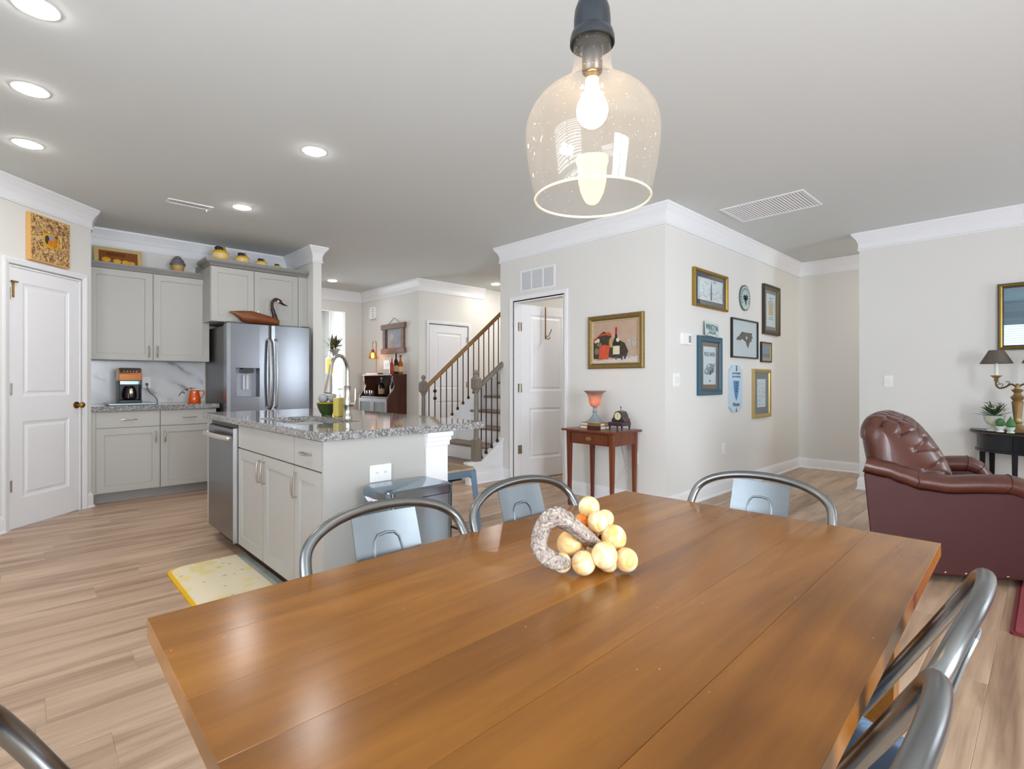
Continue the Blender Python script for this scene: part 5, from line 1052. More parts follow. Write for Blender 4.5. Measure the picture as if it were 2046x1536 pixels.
# 1 gold frame, navy mat, sheet of sketches
w, h = 0.725, 0.365; t = wallframe('gold-framed sheet of small sketches with navy mat, top left of the gallery wall', 4.588, 0, 1.865, 0)
moulding(t, w, h, [(0, 0), (0, -0.03), (0.008, -0.036), (0.022, -0.030), (0.03, -0.018), (0.03, 0)], GOLD)
flat(t, 'mat_board', NAVYM, 0.03, w-0.03, 0.03, h-0.03, -0.010); sh = flat(t, 'sketch_sheet', PAPER, 0.095, w-0.09, 0.075, h-0.075, -0.0116)
m = MB()
for k in range(34):
    x = rg.uniform(0.12, w-0.13); z = rg.uniform(0.10, h-0.11)
    if abs(x-0.37) < 0.03: continue
    a = rg.uniform(-0.5, 0.5); l = rg.uniform(0.008, 0.03); q = rg.uniform(0.0015, 0.004); d = Vector((cos(a), sin(a)))*l; n = Vector((-sin(a), cos(a)))*q
    m.prism([(x-d.x-n.x, z-d.y-n.y), (x+d.x-n.x, z+d.y-n.y), (x+d.x+n.x, z+d.y+n.y), (x-d.x+n.x, z-d.y+n.y)], -0.0120, -0.0117, 'xz')
m.build('sketch_marks', INKL, sh, fix=True)
poly(sh, 'tower_drawing', INK, [(0.36, 0.085), (0.392, 0.085), (0.388, 0.22), (0.384, 0.25), (0.378, 0.282), (0.372, 0.25), (0.366, 0.22)], -0.0123)
m = MB(); m.box(0.42, 0.49, -0.0123, -0.0118, 0.262, 0.268); m.box(0.42, 0.47, -0.0123, -0.0118, 0.274, 0.280); m.box(0.62, 0.625, -0.0123, -0.0118, 0.10, 0.24); m.build('caption_lines', INK, sh)
flat(t, 'glass', GP, 0.03, w-0.03, 0.03, h-0.03, -0.0145)
# 2 oval seal
t = thing('wall_plaque', 'oval grey seal plaque with an eagle emblem on the gallery wall', 'plaque', (5.778, YB, 2.066))
m = MB(); m.prism(ell(0, 0, 0.136, 0.142, 36), -0.016, 0, 'xz'); m.build('disc', mat('plaque_rim', (98, 112, 108), 0.5), t, fix=True)
m = MB(); m.prism(ell(0, 0, 0.122, 0.128, 36), -0.018, -0.0162, 'xz'); f_ = m.build('face', mat('plaque_face', (186, 204, 200), 0.5), t, fix=True)
m = MB()
for k in range(22):
    a = 2*pi*k/22
    if 0.62 < k/22 < 0.88: continue
    c_, s_ = cos(a), sin(a); r_ = 0.102; tw = 0.006; m.prism([(r_*c_-s_*tw-c_*0.011, r_*s_+c_*tw-s_*0.011), (r_*c_-s_*tw+c_*0.011, r_*s_+c_*tw+s_*0.011), (r_*c_+s_*tw+c_*0.011, r_*s_-c_*tw+s_*0.011), (r_*c_+s_*tw-c_*0.011, r_*s_-c_*tw-s_*0.011)], -0.019, -0.0181, 'xz')
m.build('ring_letters', INK, f_, fix=True)
m = MB(); m.prism(ell(0, 0, 0.09, 0.094, 30), -0.0184, -0.0181, 'xz'); inr = m.build('inner_field', mat('plaque_inner', (170, 194, 190), 0.5), f_, fix=True)
m = MB()
for cx, cz, rx, rz_ in ((-0.028, 0.0, 0.032, 0.03), (0.03, 0.005, 0.032, 0.032), (0.002, -0.03, 0.022, 0.03), (0.012, -0.06, 0.01, 0.02), (-0.012, 0.012, 0.012, 0.014)): m.prism(ell(cx, cz, rx, rz_), -0.0193, -0.0186, 'xz')
m.build('eagle_emblem', mat('emblem_brown', (64, 52, 52), 0.6), inr, fix=True)
# 3 dark gold frame, arch poster
w, h = 0.50, 0.59; t = wallframe('dark bronze-framed poster with a tan arch, top right of the gallery wall', 6.283, 0, 1.703, 0)
moulding(t, w, h, [(0, 0), (0, -0.034), (0.01, -0.04), (0.03, -0.026)], DKWD); moulding(t, w-0.06, h-0.06, [(0, 0), (0, -0.027), (0.012, -0.03), (0.03, -0.016), (0.03, 0)], mat('bronze_leaf', (116, 104, 74), 0.4, 0.6), 'inner_frame').location = (0.03, 0, 0.03)
flat(t, 'mat_board', SLATE, 0.06, w-0.06, 0.06, h-0.06, -0.010); sh = flat(t, 'poster', PAPER, 0.115, w-0.105, 0.10, h-0.10, -0.0115)
poly(sh, 'tan_arch', mat('arch_tan', (190, 172, 128), 0.7), [(0.185, 0.235), (0.315, 0.235), (0.315, 0.34)]+[(0.25+0.065*cos(a), 0.34+0.05*sin(a)) for a in [radians(q) for q in range(20, 180, 20)]]+[(0.185, 0.34)], -0.0121)
m = MB()
for k in range(7): a = radians(25+k*21.7); c_, s_ = cos(a), sin(a); m.prism([(0.25+0.085*c_-0.010*s_-0.008*c_, 0.34+0.068*s_+0.010*c_-0.008*s_), (0.25+0.085*c_-0.010*s_+0.008*c_, 0.34+0.068*s_+0.010*c_+0.008*s_), (0.25+0.085*c_+0.010*s_+0.008*c_, 0.34+0.068*s_-0.010*c_+0.008*s_), (0.25+0.085*c_+0.010*s_-0.008*c_, 0.34+0.068*s_-0.010*c_-0.008*s_)], -0.0121, -0.0116, 'xz')
for a in ((0.205, 0.295, 0.435, 0.447), (0.19, 0.31, 0.205, 0.214), (0.18, 0.32, 0.185, 0.192)): m.box(a[0], a[1], -0.0121, -0.0116, a[2], a[3])
m.build('poster_lettering', mat('ink_blue', (96, 112, 134), 0.7), sh, fix=True); flat(t, 'glass', GP, 0.06, w-0.06, 0.06, h-0.06, -0.0145)
# 4 state silhouette
w, h = 0.70, 0.425; t = wallframe('black-framed print of a dark state silhouette with a white heart, centre of the gallery wall', 5.43, 0, 1.401, 0)
moulding(t, w, h, [(0, 0), (0, -0.024), (0.016, -0.024), (0.016, 0)], BLKF); sh = flat(t, 'print_sheet', PAPER, 0.016, w-0.016, 0.016, h-0.016, -0.008)
nc = [(0.128, 0.19), (0.15, 0.222), (0.20, 0.236), (0.23, 0.262), (0.26, 0.276), (0.272, 0.29), (0.40, 0.286), (0.548, 0.288), (0.556, 0.27), (0.535, 0.262), (0.565, 0.25), (0.562, 0.226), (0.53, 0.22), (0.545, 0.20), (0.50, 0.186), (0.48, 0.17), (0.462, 0.148), (0.448, 0.122), (0.43, 0.12), (0.40, 0.148), (0.375, 0.186), (0.33, 0.192), (0.318, 0.206), (0.26, 0.206), (0.235, 0.19), (0.19, 0.196)]
sil = poly(sh, 'state_silhouette', mat('silhouette_dark', (44, 44, 46), 0.7, var=0.2), nc, -0.0086)
poly(sil, 'white_heart', PAPER, [(0.40, 0.205), (0.418, 0.222), (0.421, 0.237), (0.411, 0.245), (0.40, 0.238), (0.389, 0.245), (0.379, 0.237), (0.382, 0.222)], -0.0091, 0.0004); flat(t, 'glass', GP, 0.016, w-0.016, 0.016, h-0.016, -0.011)
# 5 small landscape
w, h = 0.315, 0.238; t = wallframe('small gold and black framed blue landscape right of the state print', 6.228, 0, 1.372, 0)
moulding(t, w, h, [(0, 0), (0, -0.022), (0.018, -0.022), (0.018, -0.018)], BLKF); moulding(t, w-0.036, h-0.036, [(0, 0), (0, -0.019), (0.018, -0.012), (0.018, 0)], GOLDP, 'inner_frame').location = (0.018, 0, 0.018)
sh = flat(t, 'sky_print', mat('print_sky', (112, 140, 170), 0.6, var=0.15), 0.036, w-0.036, 0.036, h-0.036, -0.007); flat(sh, 'painted_hill', mat('print_hill', (96, 110, 110), 0.7, var=0.3, vscale=30), 0.036, w-0.036, 0.06, 0.105, -0.0078); flat(t, 'glass', GP, 0.036, w-0.036, 0.036, h-0.036, -0.0105)
# 6 licence plate style sign
t = thing('wall_sign', 'pale metal plate lettered WINSTON SALEM resting on the teal frame', 'sign', (4.945, 2.319, 1.592)); t.rotation_euler = (radians(-4), radians(3), 0)
MB().prism(rrect(-0.15, 0.15, 0, 0.142, 0.012), -0.003, 0.0, 'xz').build('plate', mat('plate_mint', (196, 214, 212), 0.4), t, bevel=0.001, fix=True)
add_text('WINSTON', 0.085, mat('plate_ink', (56, 66, 84), 0.5), t, (0, -0.0042, 0.083), width=0.262); add_text('-SALEM-', 0.045, mat('plate_ink', (56, 66, 84), 0.5), t, (0, -0.0042, 0.034), width=0.17)
m = MB(); m.prism(ell(-0.10, 0.016, 0.008, 0.006), -0.0040, -0.003, 'xz'); m.prism(ell(0.10, 0.016, 0.008, 0.006), -0.0040, -0.003, 'xz'); m.build('bolt_holes', INK, t, fix=True)
# 7 teal frame poster
w, h = 0.50, 0.577; t = wallframe('teal-framed poster lettered PEACE HAVEN with a drawing of an old car', 4.683, 0, 1.013, 0)
moulding(t, w, h, [(0, 0), (0, -0.026), (0.012, -0.034), (0.03, -0.03), (0.045, -0.034), (0.06, -0.018), (0.06, 0)], TEALF)
flat(t, 'mat_board', mat('brown_mat', (108, 92, 78), 0.7, var=0.4, vscale=5), 0.06, w-0.06, 0.06, h-0.06, -0.010); sh = flat(t, 'poster', PAPER, 0.115, w-0.12, 0.105, h-0.10, -0.0115)
add_text('PEACE HAVEN', 0.06, INK, sh, (0.2475, -0.0122, 0.40), width=0.225)
m = MB(); m.prism([(0.13, 0.22), (0.15, 0.205), (0.24, 0.20), (0.30, 0.215), (0.31, 0.24), (0.325, 0.25), (0.325, 0.225), (0.345, 0.222), (0.352, 0.25), (0.34, 0.29), (0.31, 0.31), (0.25, 0.315), (0.19, 0.295), (0.165, 0.26), (0.14, 0.25)], -0.0121, -0.0117, 'xz'); car = m.build('car_drawing', INKL, sh, fix=True)
m = MB(); m.prism([(0.20, 0.275), (0.245, 0.28), (0.25, 0.30), (0.215, 0.298)], -0.0126, -0.0122, 'xz'); m.prism(ell(0.175, 0.235, 0.014, 0.018), -0.0126, -0.0122, 'xz'); m.build('car_highlights', PAPER, car, fix=True)
m = MB(); m.prism([(0.29, 0.215), (0.318, 0.222), (0.318, 0.262), (0.29, 0.262)], -0.0126, -0.0122, 'xz'); m.prism(ell(0.262, 0.222, 0.016, 0.024), -0.0126, -0.0122, 'xz'); m.prism(ell(0.345, 0.30, 0.008, 0.018), -0.0126, -0.0122, 'xz'); m.box(0.23, 0.265, -0.0126, -0.0122, 0.135, 0.146); m.build('car_shadow_marks', INK, sh, fix=True); flat(t, 'glass', GP, 0.06, w-0.06, 0.06, h-0.06, -0.0145)
# 8 welcome board
t = thing('wall_sign', 'pale blue octagonal wooden board lettered Welcome with a blue tapered shield', 'sign', (5.53, YB, 1.07))
oc = [(-0.155, -0.195), (-0.07, -0.25), (0.07, -0.25), (0.155, -0.195), (0.155, 0.195), (0.08, 0.25), (-0.08, 0.25), (-0.155, 0.195)]
bd = MB().prism(oc, -0.022, 0, 'xz').build('board', mat('board_blue_white', (192, 214, 228), 0.6, var=0.08), t, bevel=0.002, fix=True)
poly(t, 'blue_shield', mat('shield_blue', (86, 142, 184), 0.6), [(-0.075, 0.085), (-0.066, 0.0), (-0.04, -0.08), (-0.004, -0.125), (0.004, -0.125), (0.035, -0.08), (0.062, 0.0), (0.072, 0.085)], -0.0228)
add_text('Welcome', 0.062, mat('ink_navy', (62, 78, 104), 0.6), t, (-0.005, -0.0232, -0.168), width=0.17)
m = MB(); rg = random.Random(4)
for z, n in ((0.165, 10), (0.13, 9)):
    for k in range(n):
        x = -0.105+0.21*(k+0.5)/n; hh = rg.uniform(0.008, 0.014); m.box(x-0.007, x+0.006, -0.0235, -0.0222, z-hh, z+hh*0.6)
for z in (0.06, 0.03, 0.0, -0.03): m.box(-0.02, 0.02, -0.0245, -0.023, z-0.006, z+0.006)
m.build('small_lettering', mat('ink_navy', (62, 78, 104), 0.6), t)
m = MB(); m.prism([(-0.016, 0.245), (0.02, 0.245), (0.010, 0.225), (0.018, 0.20), (0.004, 0.185), (-0.012, 0.20), (-0.004, 0.225)], -0.0245, -0.0222, 'xz'); m.prism([(-0.016, -0.246), (0.012, -0.246), (0.002, -0.2)], -0.0245, -0.0222, 'xz'); m.build('painted_stem', mat('stem_dark', (70, 78, 86), 0.6), t, fix=True)
# 9 gold low frame
w, h = 0.515, 0.56; t = wallframe('pale gold-framed sheet of tiny figures with slate mat, lowest on the gallery wall', 5.988, 0, 0.729, 0)
moulding(t, w, h, [(0, 0), (0, -0.03), (0.012, -0.034), (0.04, -0.024), (0.045, -0.016), (0.045, 0)], GOLDP)
flat(t, 'mat_board', SLATE, 0.045, w-0.045, 0.045, h-0.045, -0.010); sh = flat(t, 'figure_sheet', PAPER, 0.13, w-0.135, 0.12, h-0.115, -0.0115); m = MB()
for j in range(6):
    for i in range(5):
        if rg.random() < 0.25: continue
        x = 0.155+i*0.044+rg.uniform(-0.006, 0.006); z = 0.15+j*0.048+rg.uniform(-0.008, 0.008); q = rg.uniform(0.005, 0.010); l = rg.uniform(0.008, 0.016)
        m.prism([(x-q, z-l), (x+q*0.6, z-l*0.9), (x+q, z+l*0.3), (x, z+l), (x-q*0.7, z+l*0.4)], -0.0122, -0.0117, 'xz')
m.build('figure_marks', INKL, sh, fix=True); flat(t, 'glass', GP, 0.045, w-0.045, 0.045, h-0.045, -0.0145)
# wine still life on the console wall
w, h = 0.631, 0.515; t = thing('framed_picture', 'still-life picture of wine, glasses and a red pail in an antique gold frame', 'picture', (4.106, 3.187, 1.271), -pi/2)
OLDG = mat('old_gold', (138, 114, 70), 0.45, 0.7, bump=0.4, bscale=90, var=0.25, vscale=40)
moulding(t, w, h, [(0, 0), (0, -0.022), (0.01, -0.034), (0.035, -0.030), (0.05, -0.02), (0.05, 0)], OLDG); moulding(t, w-0.1, h-0.1, [(0, 0), (0, -0.019), (0.006, -0.019), (0.009, -0.012), (0.009, 0)], mat('cream_lip', (196, 178, 142), 0.5), 'inner_lip').location = (0.05, 0, 0.05)
cv_ = flat(t, 'canvas', mat('canvas_tan', (186, 160, 138), 0.7, var=0.18, vscale=9), 0.058, w-0.058, 0.058, h-0.058, -0.006)
def pt(nm, c, pts, y=-0.0075, var=0.15): return poly(cv_, nm, mat('paint_'+nm, c, 0.6, var=var, vscale=30), pts, y)
pt('cloth', (206, 196, 192), [(0.058, 0.058), (0.573, 0.058), (0.573, 0.115), (0.45, 0.11), (0.35, 0.095), (0.22, 0.088), (0.12, 0.075), (0.058, 0.085)], -0.0070)
pt('back_foliage', (66, 56, 44), [(0.058, 0.10), (0.15, 0.09), (0.24, 0.11), (0.30, 0.10), (0.36, 0.12), (0.44, 0.115), (0.46, 0.16), (0.42, 0.24), (0.36, 0.27), (0.30, 0.25), (0.26, 0.33), (0.18, 0.36), (0.10, 0.31), (0.058, 0.28)], -0.0073, 0.5)
pt('lid', (196, 82, 46), [(0.058, 0.29), (0.16, 0.335), (0.24, 0.352), (0.27, 0.335), (0.275, 0.31), (0.20, 0.325), (0.12, 0.315), (0.058, 0.265)], -0.0080)
pt('pail', (204, 84, 52), [(0.125, 0.095), (0.235, 0.092), (0.255, 0.22), (0.185, 0.232), (0.128, 0.215)], -0.0082, 0.25)
pt('pear', (184, 148, 92), ell(0.272, 0.25, 0.028, 0.05), -0.0079)
for x, z, r in ((0.115, 0.275, 0.02), (0.085, 0.265, 0.014), (0.345, 0.272, 0.02)): pt('bloom', (226, 208, 176), ell(x, z, r, r), -0.0088)
pt('leaf', (118, 122, 96), ell(0.13, 0.235, 0.032, 0.02), -0.0087); pt('leaf', (118, 122, 96), ell(0.10, 0.17, 0.026, 0.032), -0.0087)
pt('bottle', (34, 40, 38), [(0.285, 0.11), (0.37, 0.11), (0.372, 0.24), (0.352, 0.28), (0.337, 0.30), (0.337, 0.33), (0.314, 0.33), (0.314, 0.30), (0.302, 0.28), (0.285, 0.24)], -0.0084)
pt('bottle_top', (188, 50, 58), [(0.312, 0.325), (0.338, 0.325), (0.34, 0.385), (0.33, 0.395), (0.316, 0.39)], -0.0086)
pt('label', (222, 206, 176), [(0.292, 0.135), (0.368, 0.135), (0.368, 0.215), (0.292, 0.215)], -0.0112)
m = MB(); rg = random.Random(2)
for k in range(34): m.sphere((rg.uniform(0.27, 0.44), -0.0088, 0.088+rg.uniform(0, 0.05)), rg.uniform(0.008, 0.012), 8, 5, (1, 0.08, 1))
m.build('painted_grapes', mat('paint_grapes', (56, 66, 70), 0.5, var=0.4, vscale=50), cv_, smooth=True)
m = MB()
for x, z in ((0.47, 0.235), (0.525, 0.245)):
    m.prism(ell(x, z, 0.022, 0.042), -0.0089, -0.0083, 'xz'); m.box(x-0.002, x+0.002, -0.0089, -0.0083, z-0.13, z-0.04); m.prism(ell(x, z-0.135, 0.018, 0.006), -0.0089, -0.0083, 'xz')
m.build('painted_glasses', mat('paint_glass', (176, 172, 164), 0.5, var=0.4, vscale=40), cv_, fix=True)
# over-door hook on the open door
t = thing('coat_hook', 'brass over-door hook on the open white door', 'hook', (4.535, 4.175, 1.63), 0)
m = MB(); m.box(-0.008, 0.008, -0.004, 0.0, 0.02, 0.40); m.build('strap', BRASS, t)
m = MB(); m.tube(bez([(0, -0.004, 0.06), (0.0, -0.04, 0.05), (0, -0.07, 0.08), (0, -0.10, 0.13)], 5), 0.005, 8); m.tube(bez([(0, -0.004, 0.05), (0, -0.03, 0.02), (0, -0.06, 0.02), (0, -0.075, 0.04)], 5), 0.005, 8); m.build('hook_arms', BRASS, t, smooth=True)
# ================================================================== LIVING AREA
# armchair; local x = towards the seat front, y = across, near side at y = 0
LEA = mat('brown_leather', (84, 46, 36), 0.3, bump=0.25, bscale=220, var=0.18, vscale=7, coat=0.15); LEAD = mat('oxblood_leather', (68, 32, 30), 0.5, spec=0.3, bump=0.25, bscale=200, var=0.12, vscale=6)
ac = thing('armchair', 'brown leather rolled-arm armchair with deep button-tufted back', 'armchair', (3.625, 0.722, 0), radians(-57))
AW = 0.86
def armcurve(x):   # height of the panel top along the side
    pts = [(-0.05, 0.612), (0.05, 0.59), (0.12, 0.558), (0.20, 0.525), (0.32, 0.51), (0.46, 0.52), (0.56, 0.522), (0.63, 0.50), (0.69, 0.44), (0.73, 0.36)]
    for (a, b), (c, d) in zip(pts, pts[1:]):
        if x <= c: u = (x-a)/(c-a); u = max(0, u); return b+(d-b)*(u*u*(3-2*u))
    return pts[-1][1]
def side_panel(y0, y1):
    xs = [-0.045+0.80*k/40 for k in range(41)]
    p = [(0.0, 0.045), (0.74, 0.045)]+[(0.752, 0.28)]+[(x, armcurve(x)) for x in xs[::-1] if x < 0.735]
    return MB().prism(p, y0, y1, 'xz')
for y0, y1 in ((0.0, 0.12), (AW-0.12, AW)): side_panel(y0, y1).build('side_panel', LEAD, ac, bevel=0.008, fix=True)
for yc in (0.055, AW-0.055):
    P_ = [(x, yc, armcurve(x)+0.045) for x in [-0.04+0.74*k/26 for k in range(27)]]+[(0.735, yc, 0.34), (0.742, yc, 0.26)]
    R_ = [0.048+0.010*(k/27) for k in range(len(P_)-3)]+[0.058, 0.048, 0.03]
    m = MB(); m.tube(P_, R_, 16, flat=1.28)
    arm = m.build('arm_roll', LEA, ac, smooth=True, ang=70)
    for k in (8, 21, 24):
        p = Vector(P_[k]); q = (Vector(P_[k+1])-p).normalized(); n = Vector((-q.z, 0, q.x)); r = R_[k]+0.0015
        MB().tube([p+n*(r*cos(a))+Vector((0, 1, 0))*(r*1.28*sin(a)) for a in [2*pi*j/24 for j in range(24)]], 0.003, 6, closed=True).build('piping', LEA, arm, smooth=True)
# seat base, cushion and front rail
box('seat_base', LEAD, 0.03, 0.70, 0.122, AW-0.122, 0.05, 0.30, ac, bevel=0.01)
m = MB()
def cush(u, v, s):
    a, b = u*2-1, v*2-1; e = max(0, (1-abs(a)**6)*(1-abs(b)**6))**0.5
    return (0.46+a*0.29, AW/2+b*0.302, 0.385+s*(0.07+0.025*(1-a*a)*(1-b*b)*(s > 0))*e)
m.grid(lambda u, v: cush(u, v, 1), 20, 20); m.grid(lambda u, v: cush(u, 1-v, -1), 20, 20); m.build('seat_cushion', LEA, ac, smooth=True, ang=80)
# tufted back
prof = [Vector(p) for p in ((0.02, 0.06, 0), (-0.01, 0.35, 0), (-0.035, 0.60, 0), (-0.062, 0.80, 0), (-0.055, 0.885, 0), (-0.02, 0.925, 0), (0.07, 0.91, 0), (0.175, 0.86, 0), (0.27, 0.75, 0), (0.335, 0.60, 0), (0.36, 0.42, 0))]
PC_ = bez(prof, 10); NP = len(PC_)
lens = [0]
for a, b in zip(PC_, PC_[1:]): lens.append(lens[-1]+(b-a).length)
def at(s):
    s = max(0, min(lens[-1], s))
    for i in range(NP-1):
        if s <= lens[i+1]:
            u = (s-lens[i])/(lens[i+1]-lens[i]); p = PC_[i].lerp(PC_[i+1], u); d = (PC_[i+1]-PC_[i]).normalized(); return p, Vector((-d.y, d.x, 0))
    return PC_[-1], Vector((0, 1, 0))
S0 = 0.86; BW = 0.135; BH = 0.15   # tuft lattice starts at the top of the back
def tuft(y, s):
    if s < S0: return 0.0
    fade = min(1, (s-S0)/0.05)
    q = (y-AW/2)/BW; r = (s-S0-0.13)/BH
    # distance to nearest button of the staggered lattice and to the diagonal pleats
    best = 9
    for j in range(-3, 6):
        off = 0.5*(j % 2)
        i = round(q-off)+off
        d = sqrt(((q-i)*BW)**2+((r-j*0.5*1.0)*BH)**2); best = min(best, d)
    a = (q+r) % 1.0; b = (q-r) % 1.0; pl = min(min(a, 1-a), min(b, 1-b))*BW*1.4
    return fade*(-0.045*math.exp(-(best/0.024)**2)-0.022*math.exp(-(pl/0.011)**2)+0.013)
NU, NV = 150, 170
def backpt(u, v):
    y = 0.05+(AW-0.10)*u; s = lens[-1]*v; p, n = at(s)
    edge = min(u, 1-u)*(AW-0.10)
    t_ = tuft(y, s)*min(1, edge/0.05)
    off = t_+0.016*(1-(2*u-1)**2)*(1 if s > 0.75 else 0)
    f = 1.0 if edge > 0.13 else max(0.12, sqrt(max(0.0, 1-((0.13-edge)/0.13)**2)))
    if s < 0.5: f = max(f, 1-s)
    x = p.x+n.x*off; z = p.y+n.y*off
    return (0.06+(x-0.06)*f, y, 0.55+(z-0.55)*(0.72+0.28*f))
m = MB(); m.grid(backpt, NU, NV)
# sew the ends shut
for u_, idx in ((0, 0), (NU-1, NU-1)):
    loop = [j*NU+idx for j in range(NV)]
    m.f.append(tuple(loop) if u_ == 0 else tuple(loop[::-1])); m.mi.append(0)
m.build('tufted_back', LEA, ac, smooth=True, ang=75, fix=True)
m = MB()
for j in range(-1, 5):
    for i in range(-4, 5):
        q = i+0.5*(j % 2); y = AW/2+q*BW; s = S0+0.13+j*0.5*BH
        if y < 0.10 or y > AW-0.10 or s < S0+0.03 or s > lens[-1]-0.05: continue
        p, n = at(s); m.sphere((p.x+n.x*(-0.018), y, p.y+n.y*(-0.018)), 0.009, 8, 6)
m.build('tuft_buttons', LEAD, ac, smooth=True)
for k in range(9): MB().sphere((0.05+k*0.083, -0.001, 0.062), 0.007, 8, 6, (1, 0.5, 1)).build('nailhead', mat('nail_brass', (150, 120, 92), 0.3, 1.0), ac, smooth=True)
for x in (0.06, 0.68):
    for y in (0.08, AW-0.08): MB().lathe([(0.022, 0.001 if x < 0.5 else 0.0145), (0.026, 0.02), (0.03, 0.046)], 12, (x, y, 0)).build('foot', DARKW, ac, smooth=True)
for o_ in ac.children_recursive:
    for v_ in o_.data.vertices: v_.co.x *= 1.2; v_.co.x += 0.50*max(0.0, v_.co.y/AW)**1.1*(1-0.6*max(0.0, min(1.0, v_.co.x/0.9))); v_.co.y *= 1.1
# side table
BLK = mat('black_lacquer', (30, 34, 38), 0.25, var=0.2, vscale=12); BLKE = mat('worn_black_edge', (84, 66, 52), 0.35)
dt = thing('demilune_table', 'black half-round side table with panelled drawers behind the armchair', 'side table', (6.455, -0.02, 0))
def demi(rx, ry, n=28, x0=0): return [(x0, -ry)]+[(x0-rx*sin(pi*k/n)**0.8, -ry*cos(pi*k/n)) for k in range(1, n)]+[(x0, ry)]
DZ = 0.715
MB().prism(demi(0.43, 0.55)[::-1], DZ-0.012, DZ).build('top', BLK, dt, bevel=0.003, fix=True); MB().prism(demi(0.438, 0.558)[::-1], DZ-0.026, DZ-0.0125).build('top_edge', BLKE, dt, bevel=0.004, fix=True)
MB().prism(demi(0.39, 0.505)[::-1], DZ-0.17, DZ-0.0265).build('drawer_case', BLK, dt, fix=True); MB().prism(demi(0.402, 0.518)[::-1], DZ-0.192, DZ-0.1705).build('lower_moulding', BLK, dt, bevel=0.004, fix=True)
dm = demi(0.394, 0.509, 60)
def arcpanel(nm, k0, k1, z0, z1, mt):
    a = dm[k0:k1+1]; n = len(a); vs = []
    for p in a: vs += [(p[0]-0.006, p[1], z0), (p[0]-0.006, p[1], z1), (p[0]+0.006, p[1], z0), (p[0]+0.006, p[1], z1)]
    fs = [(0, 1, 3, 2), ((n-1)*4, (n-1)*4+2, (n-1)*4+3, (n-1)*4+1)]
    for i in range(n-1):
        A = i*4; B = A+4; fs += [(A, B, B+1, A+1), (A+2, A+3, B+3, B+2), (A+1, B+1, B+3, A+3), (A, A+2, B+2, B)]
    return MB().add(vs, fs).build(nm, mt, dt, fix=True)
for k0, k1 in ((5, 20), (25, 35), (40, 55)):
    d_ = arcpanel('drawer', k0, k1, DZ-0.155, DZ-0.045, BLK)
for y, x in ((-0.46, -0.10), (0.46, -0.10), (-0.24, -0.33), (0.24, -0.33), (-0.40, -0.02), (0.40, -0.02)):
    m = MB(); m.hexa([(x-0.012, y-0.012, 0.001), (x+0.012, y-0.012, 0.001), (x+0.012, y+0.012, 0.001), (x-0.012, y+0.012, 0.001)], [(x-0.02, y-0.02, DZ-0.193), (x+0.02, y-0.02, DZ-0.193), (x+0.02, y+0.02, DZ-0.193), (x-0.02, y+0.02, DZ-0.193)]); m.build('leg', BLK, dt)
# candelabra lamp
CG = mat('antique_gold', (160, 134, 92), 0.4, 0.75, bump=0.2, bscale=60, var=0.2, vscale=18)
cl = thing('candelabra_lamp', 'gilded two-arm candelabra lamp with dark taupe shades', 'table lamp', (6.15, 0.205, DZ+0.0005))
MB().lathe([(0.001, 0.0), (0.085, 0.0), (0.09, 0.012), (0.08, 0.022), (0.06, 0.03), (0.055, 0.045), (0.03, 0.06), (0.024, 0.075), (0.034, 0.085), (0.024, 0.098), (0.026, 0.12), (0.036, 0.24), (0.04, 0.258), (0.028, 0.268), (0.04, 0.285), (0.046, 0.30), (0.03, 0.315), (0.022, 0.335), (0.036, 0.352), (0.04, 0.362), (0.02, 0.37), (0.016, 0.40), (0.008, 0.415)], 24, cap=False).build('column', CG, cl, smooth=True, ang=50)
SHD = mat('taupe_shade', (98, 90, 80), 0.75)
for s in (1, -1):
    m = MB(); m.tube(bez([(0, s*0.01, 0.39), (0, s*0.04, 0.41), (0, s*0.075, 0.385), (0, s*0.11, 0.375), (0, s*0.132, 0.40), (0, s*0.132, 0.44)], 6), 0.007, 8)
    for q in ((0.06, 0.405), (0.10, 0.385), (0.125, 0.40)): m.tube(bez([(0, s*q[0], q[1]), (0, s*(q[0]-0.012), q[1]+0.02), (0, s*(q[0]+0.004), q[1]+0.03), (0, s*(q[0]+0.01), q[1]+0.016)], 3), 0.003, 6)
    arm = m.build('arm', mat('arm_bronze', (98, 84, 62), 0.4, 0.7), cl, smooth=True)
    MB().lathe([(0.010, 0.43), (0.018, 0.445), (0.012, 0.455), (0.024, 0.468), (0.04, 0.482), (0.04, 0.486), (0.014, 0.486)], 18, (0, s*0.132, 0)).build('candle_cup', CG, arm, smooth=True, ang=50)
    MB().lathe([(0.014, 0.4865), (0.014, 0.60), (0.006, 0.602)], 14, (0, s*0.132, 0)).build('candle_sleeve', mat('candle_white', (232, 230, 222), 0.4), arm, smooth=True)
    MB().lathe([(0.11, 0.588), (0.05, 0.705), (0.047, 0.705), (0.107, 0.588), (0.11, 0.588)], 32, (0, s*0.132, 0), cap=False).build('lamp_shade', SHD, arm, smooth=True, ang=60)
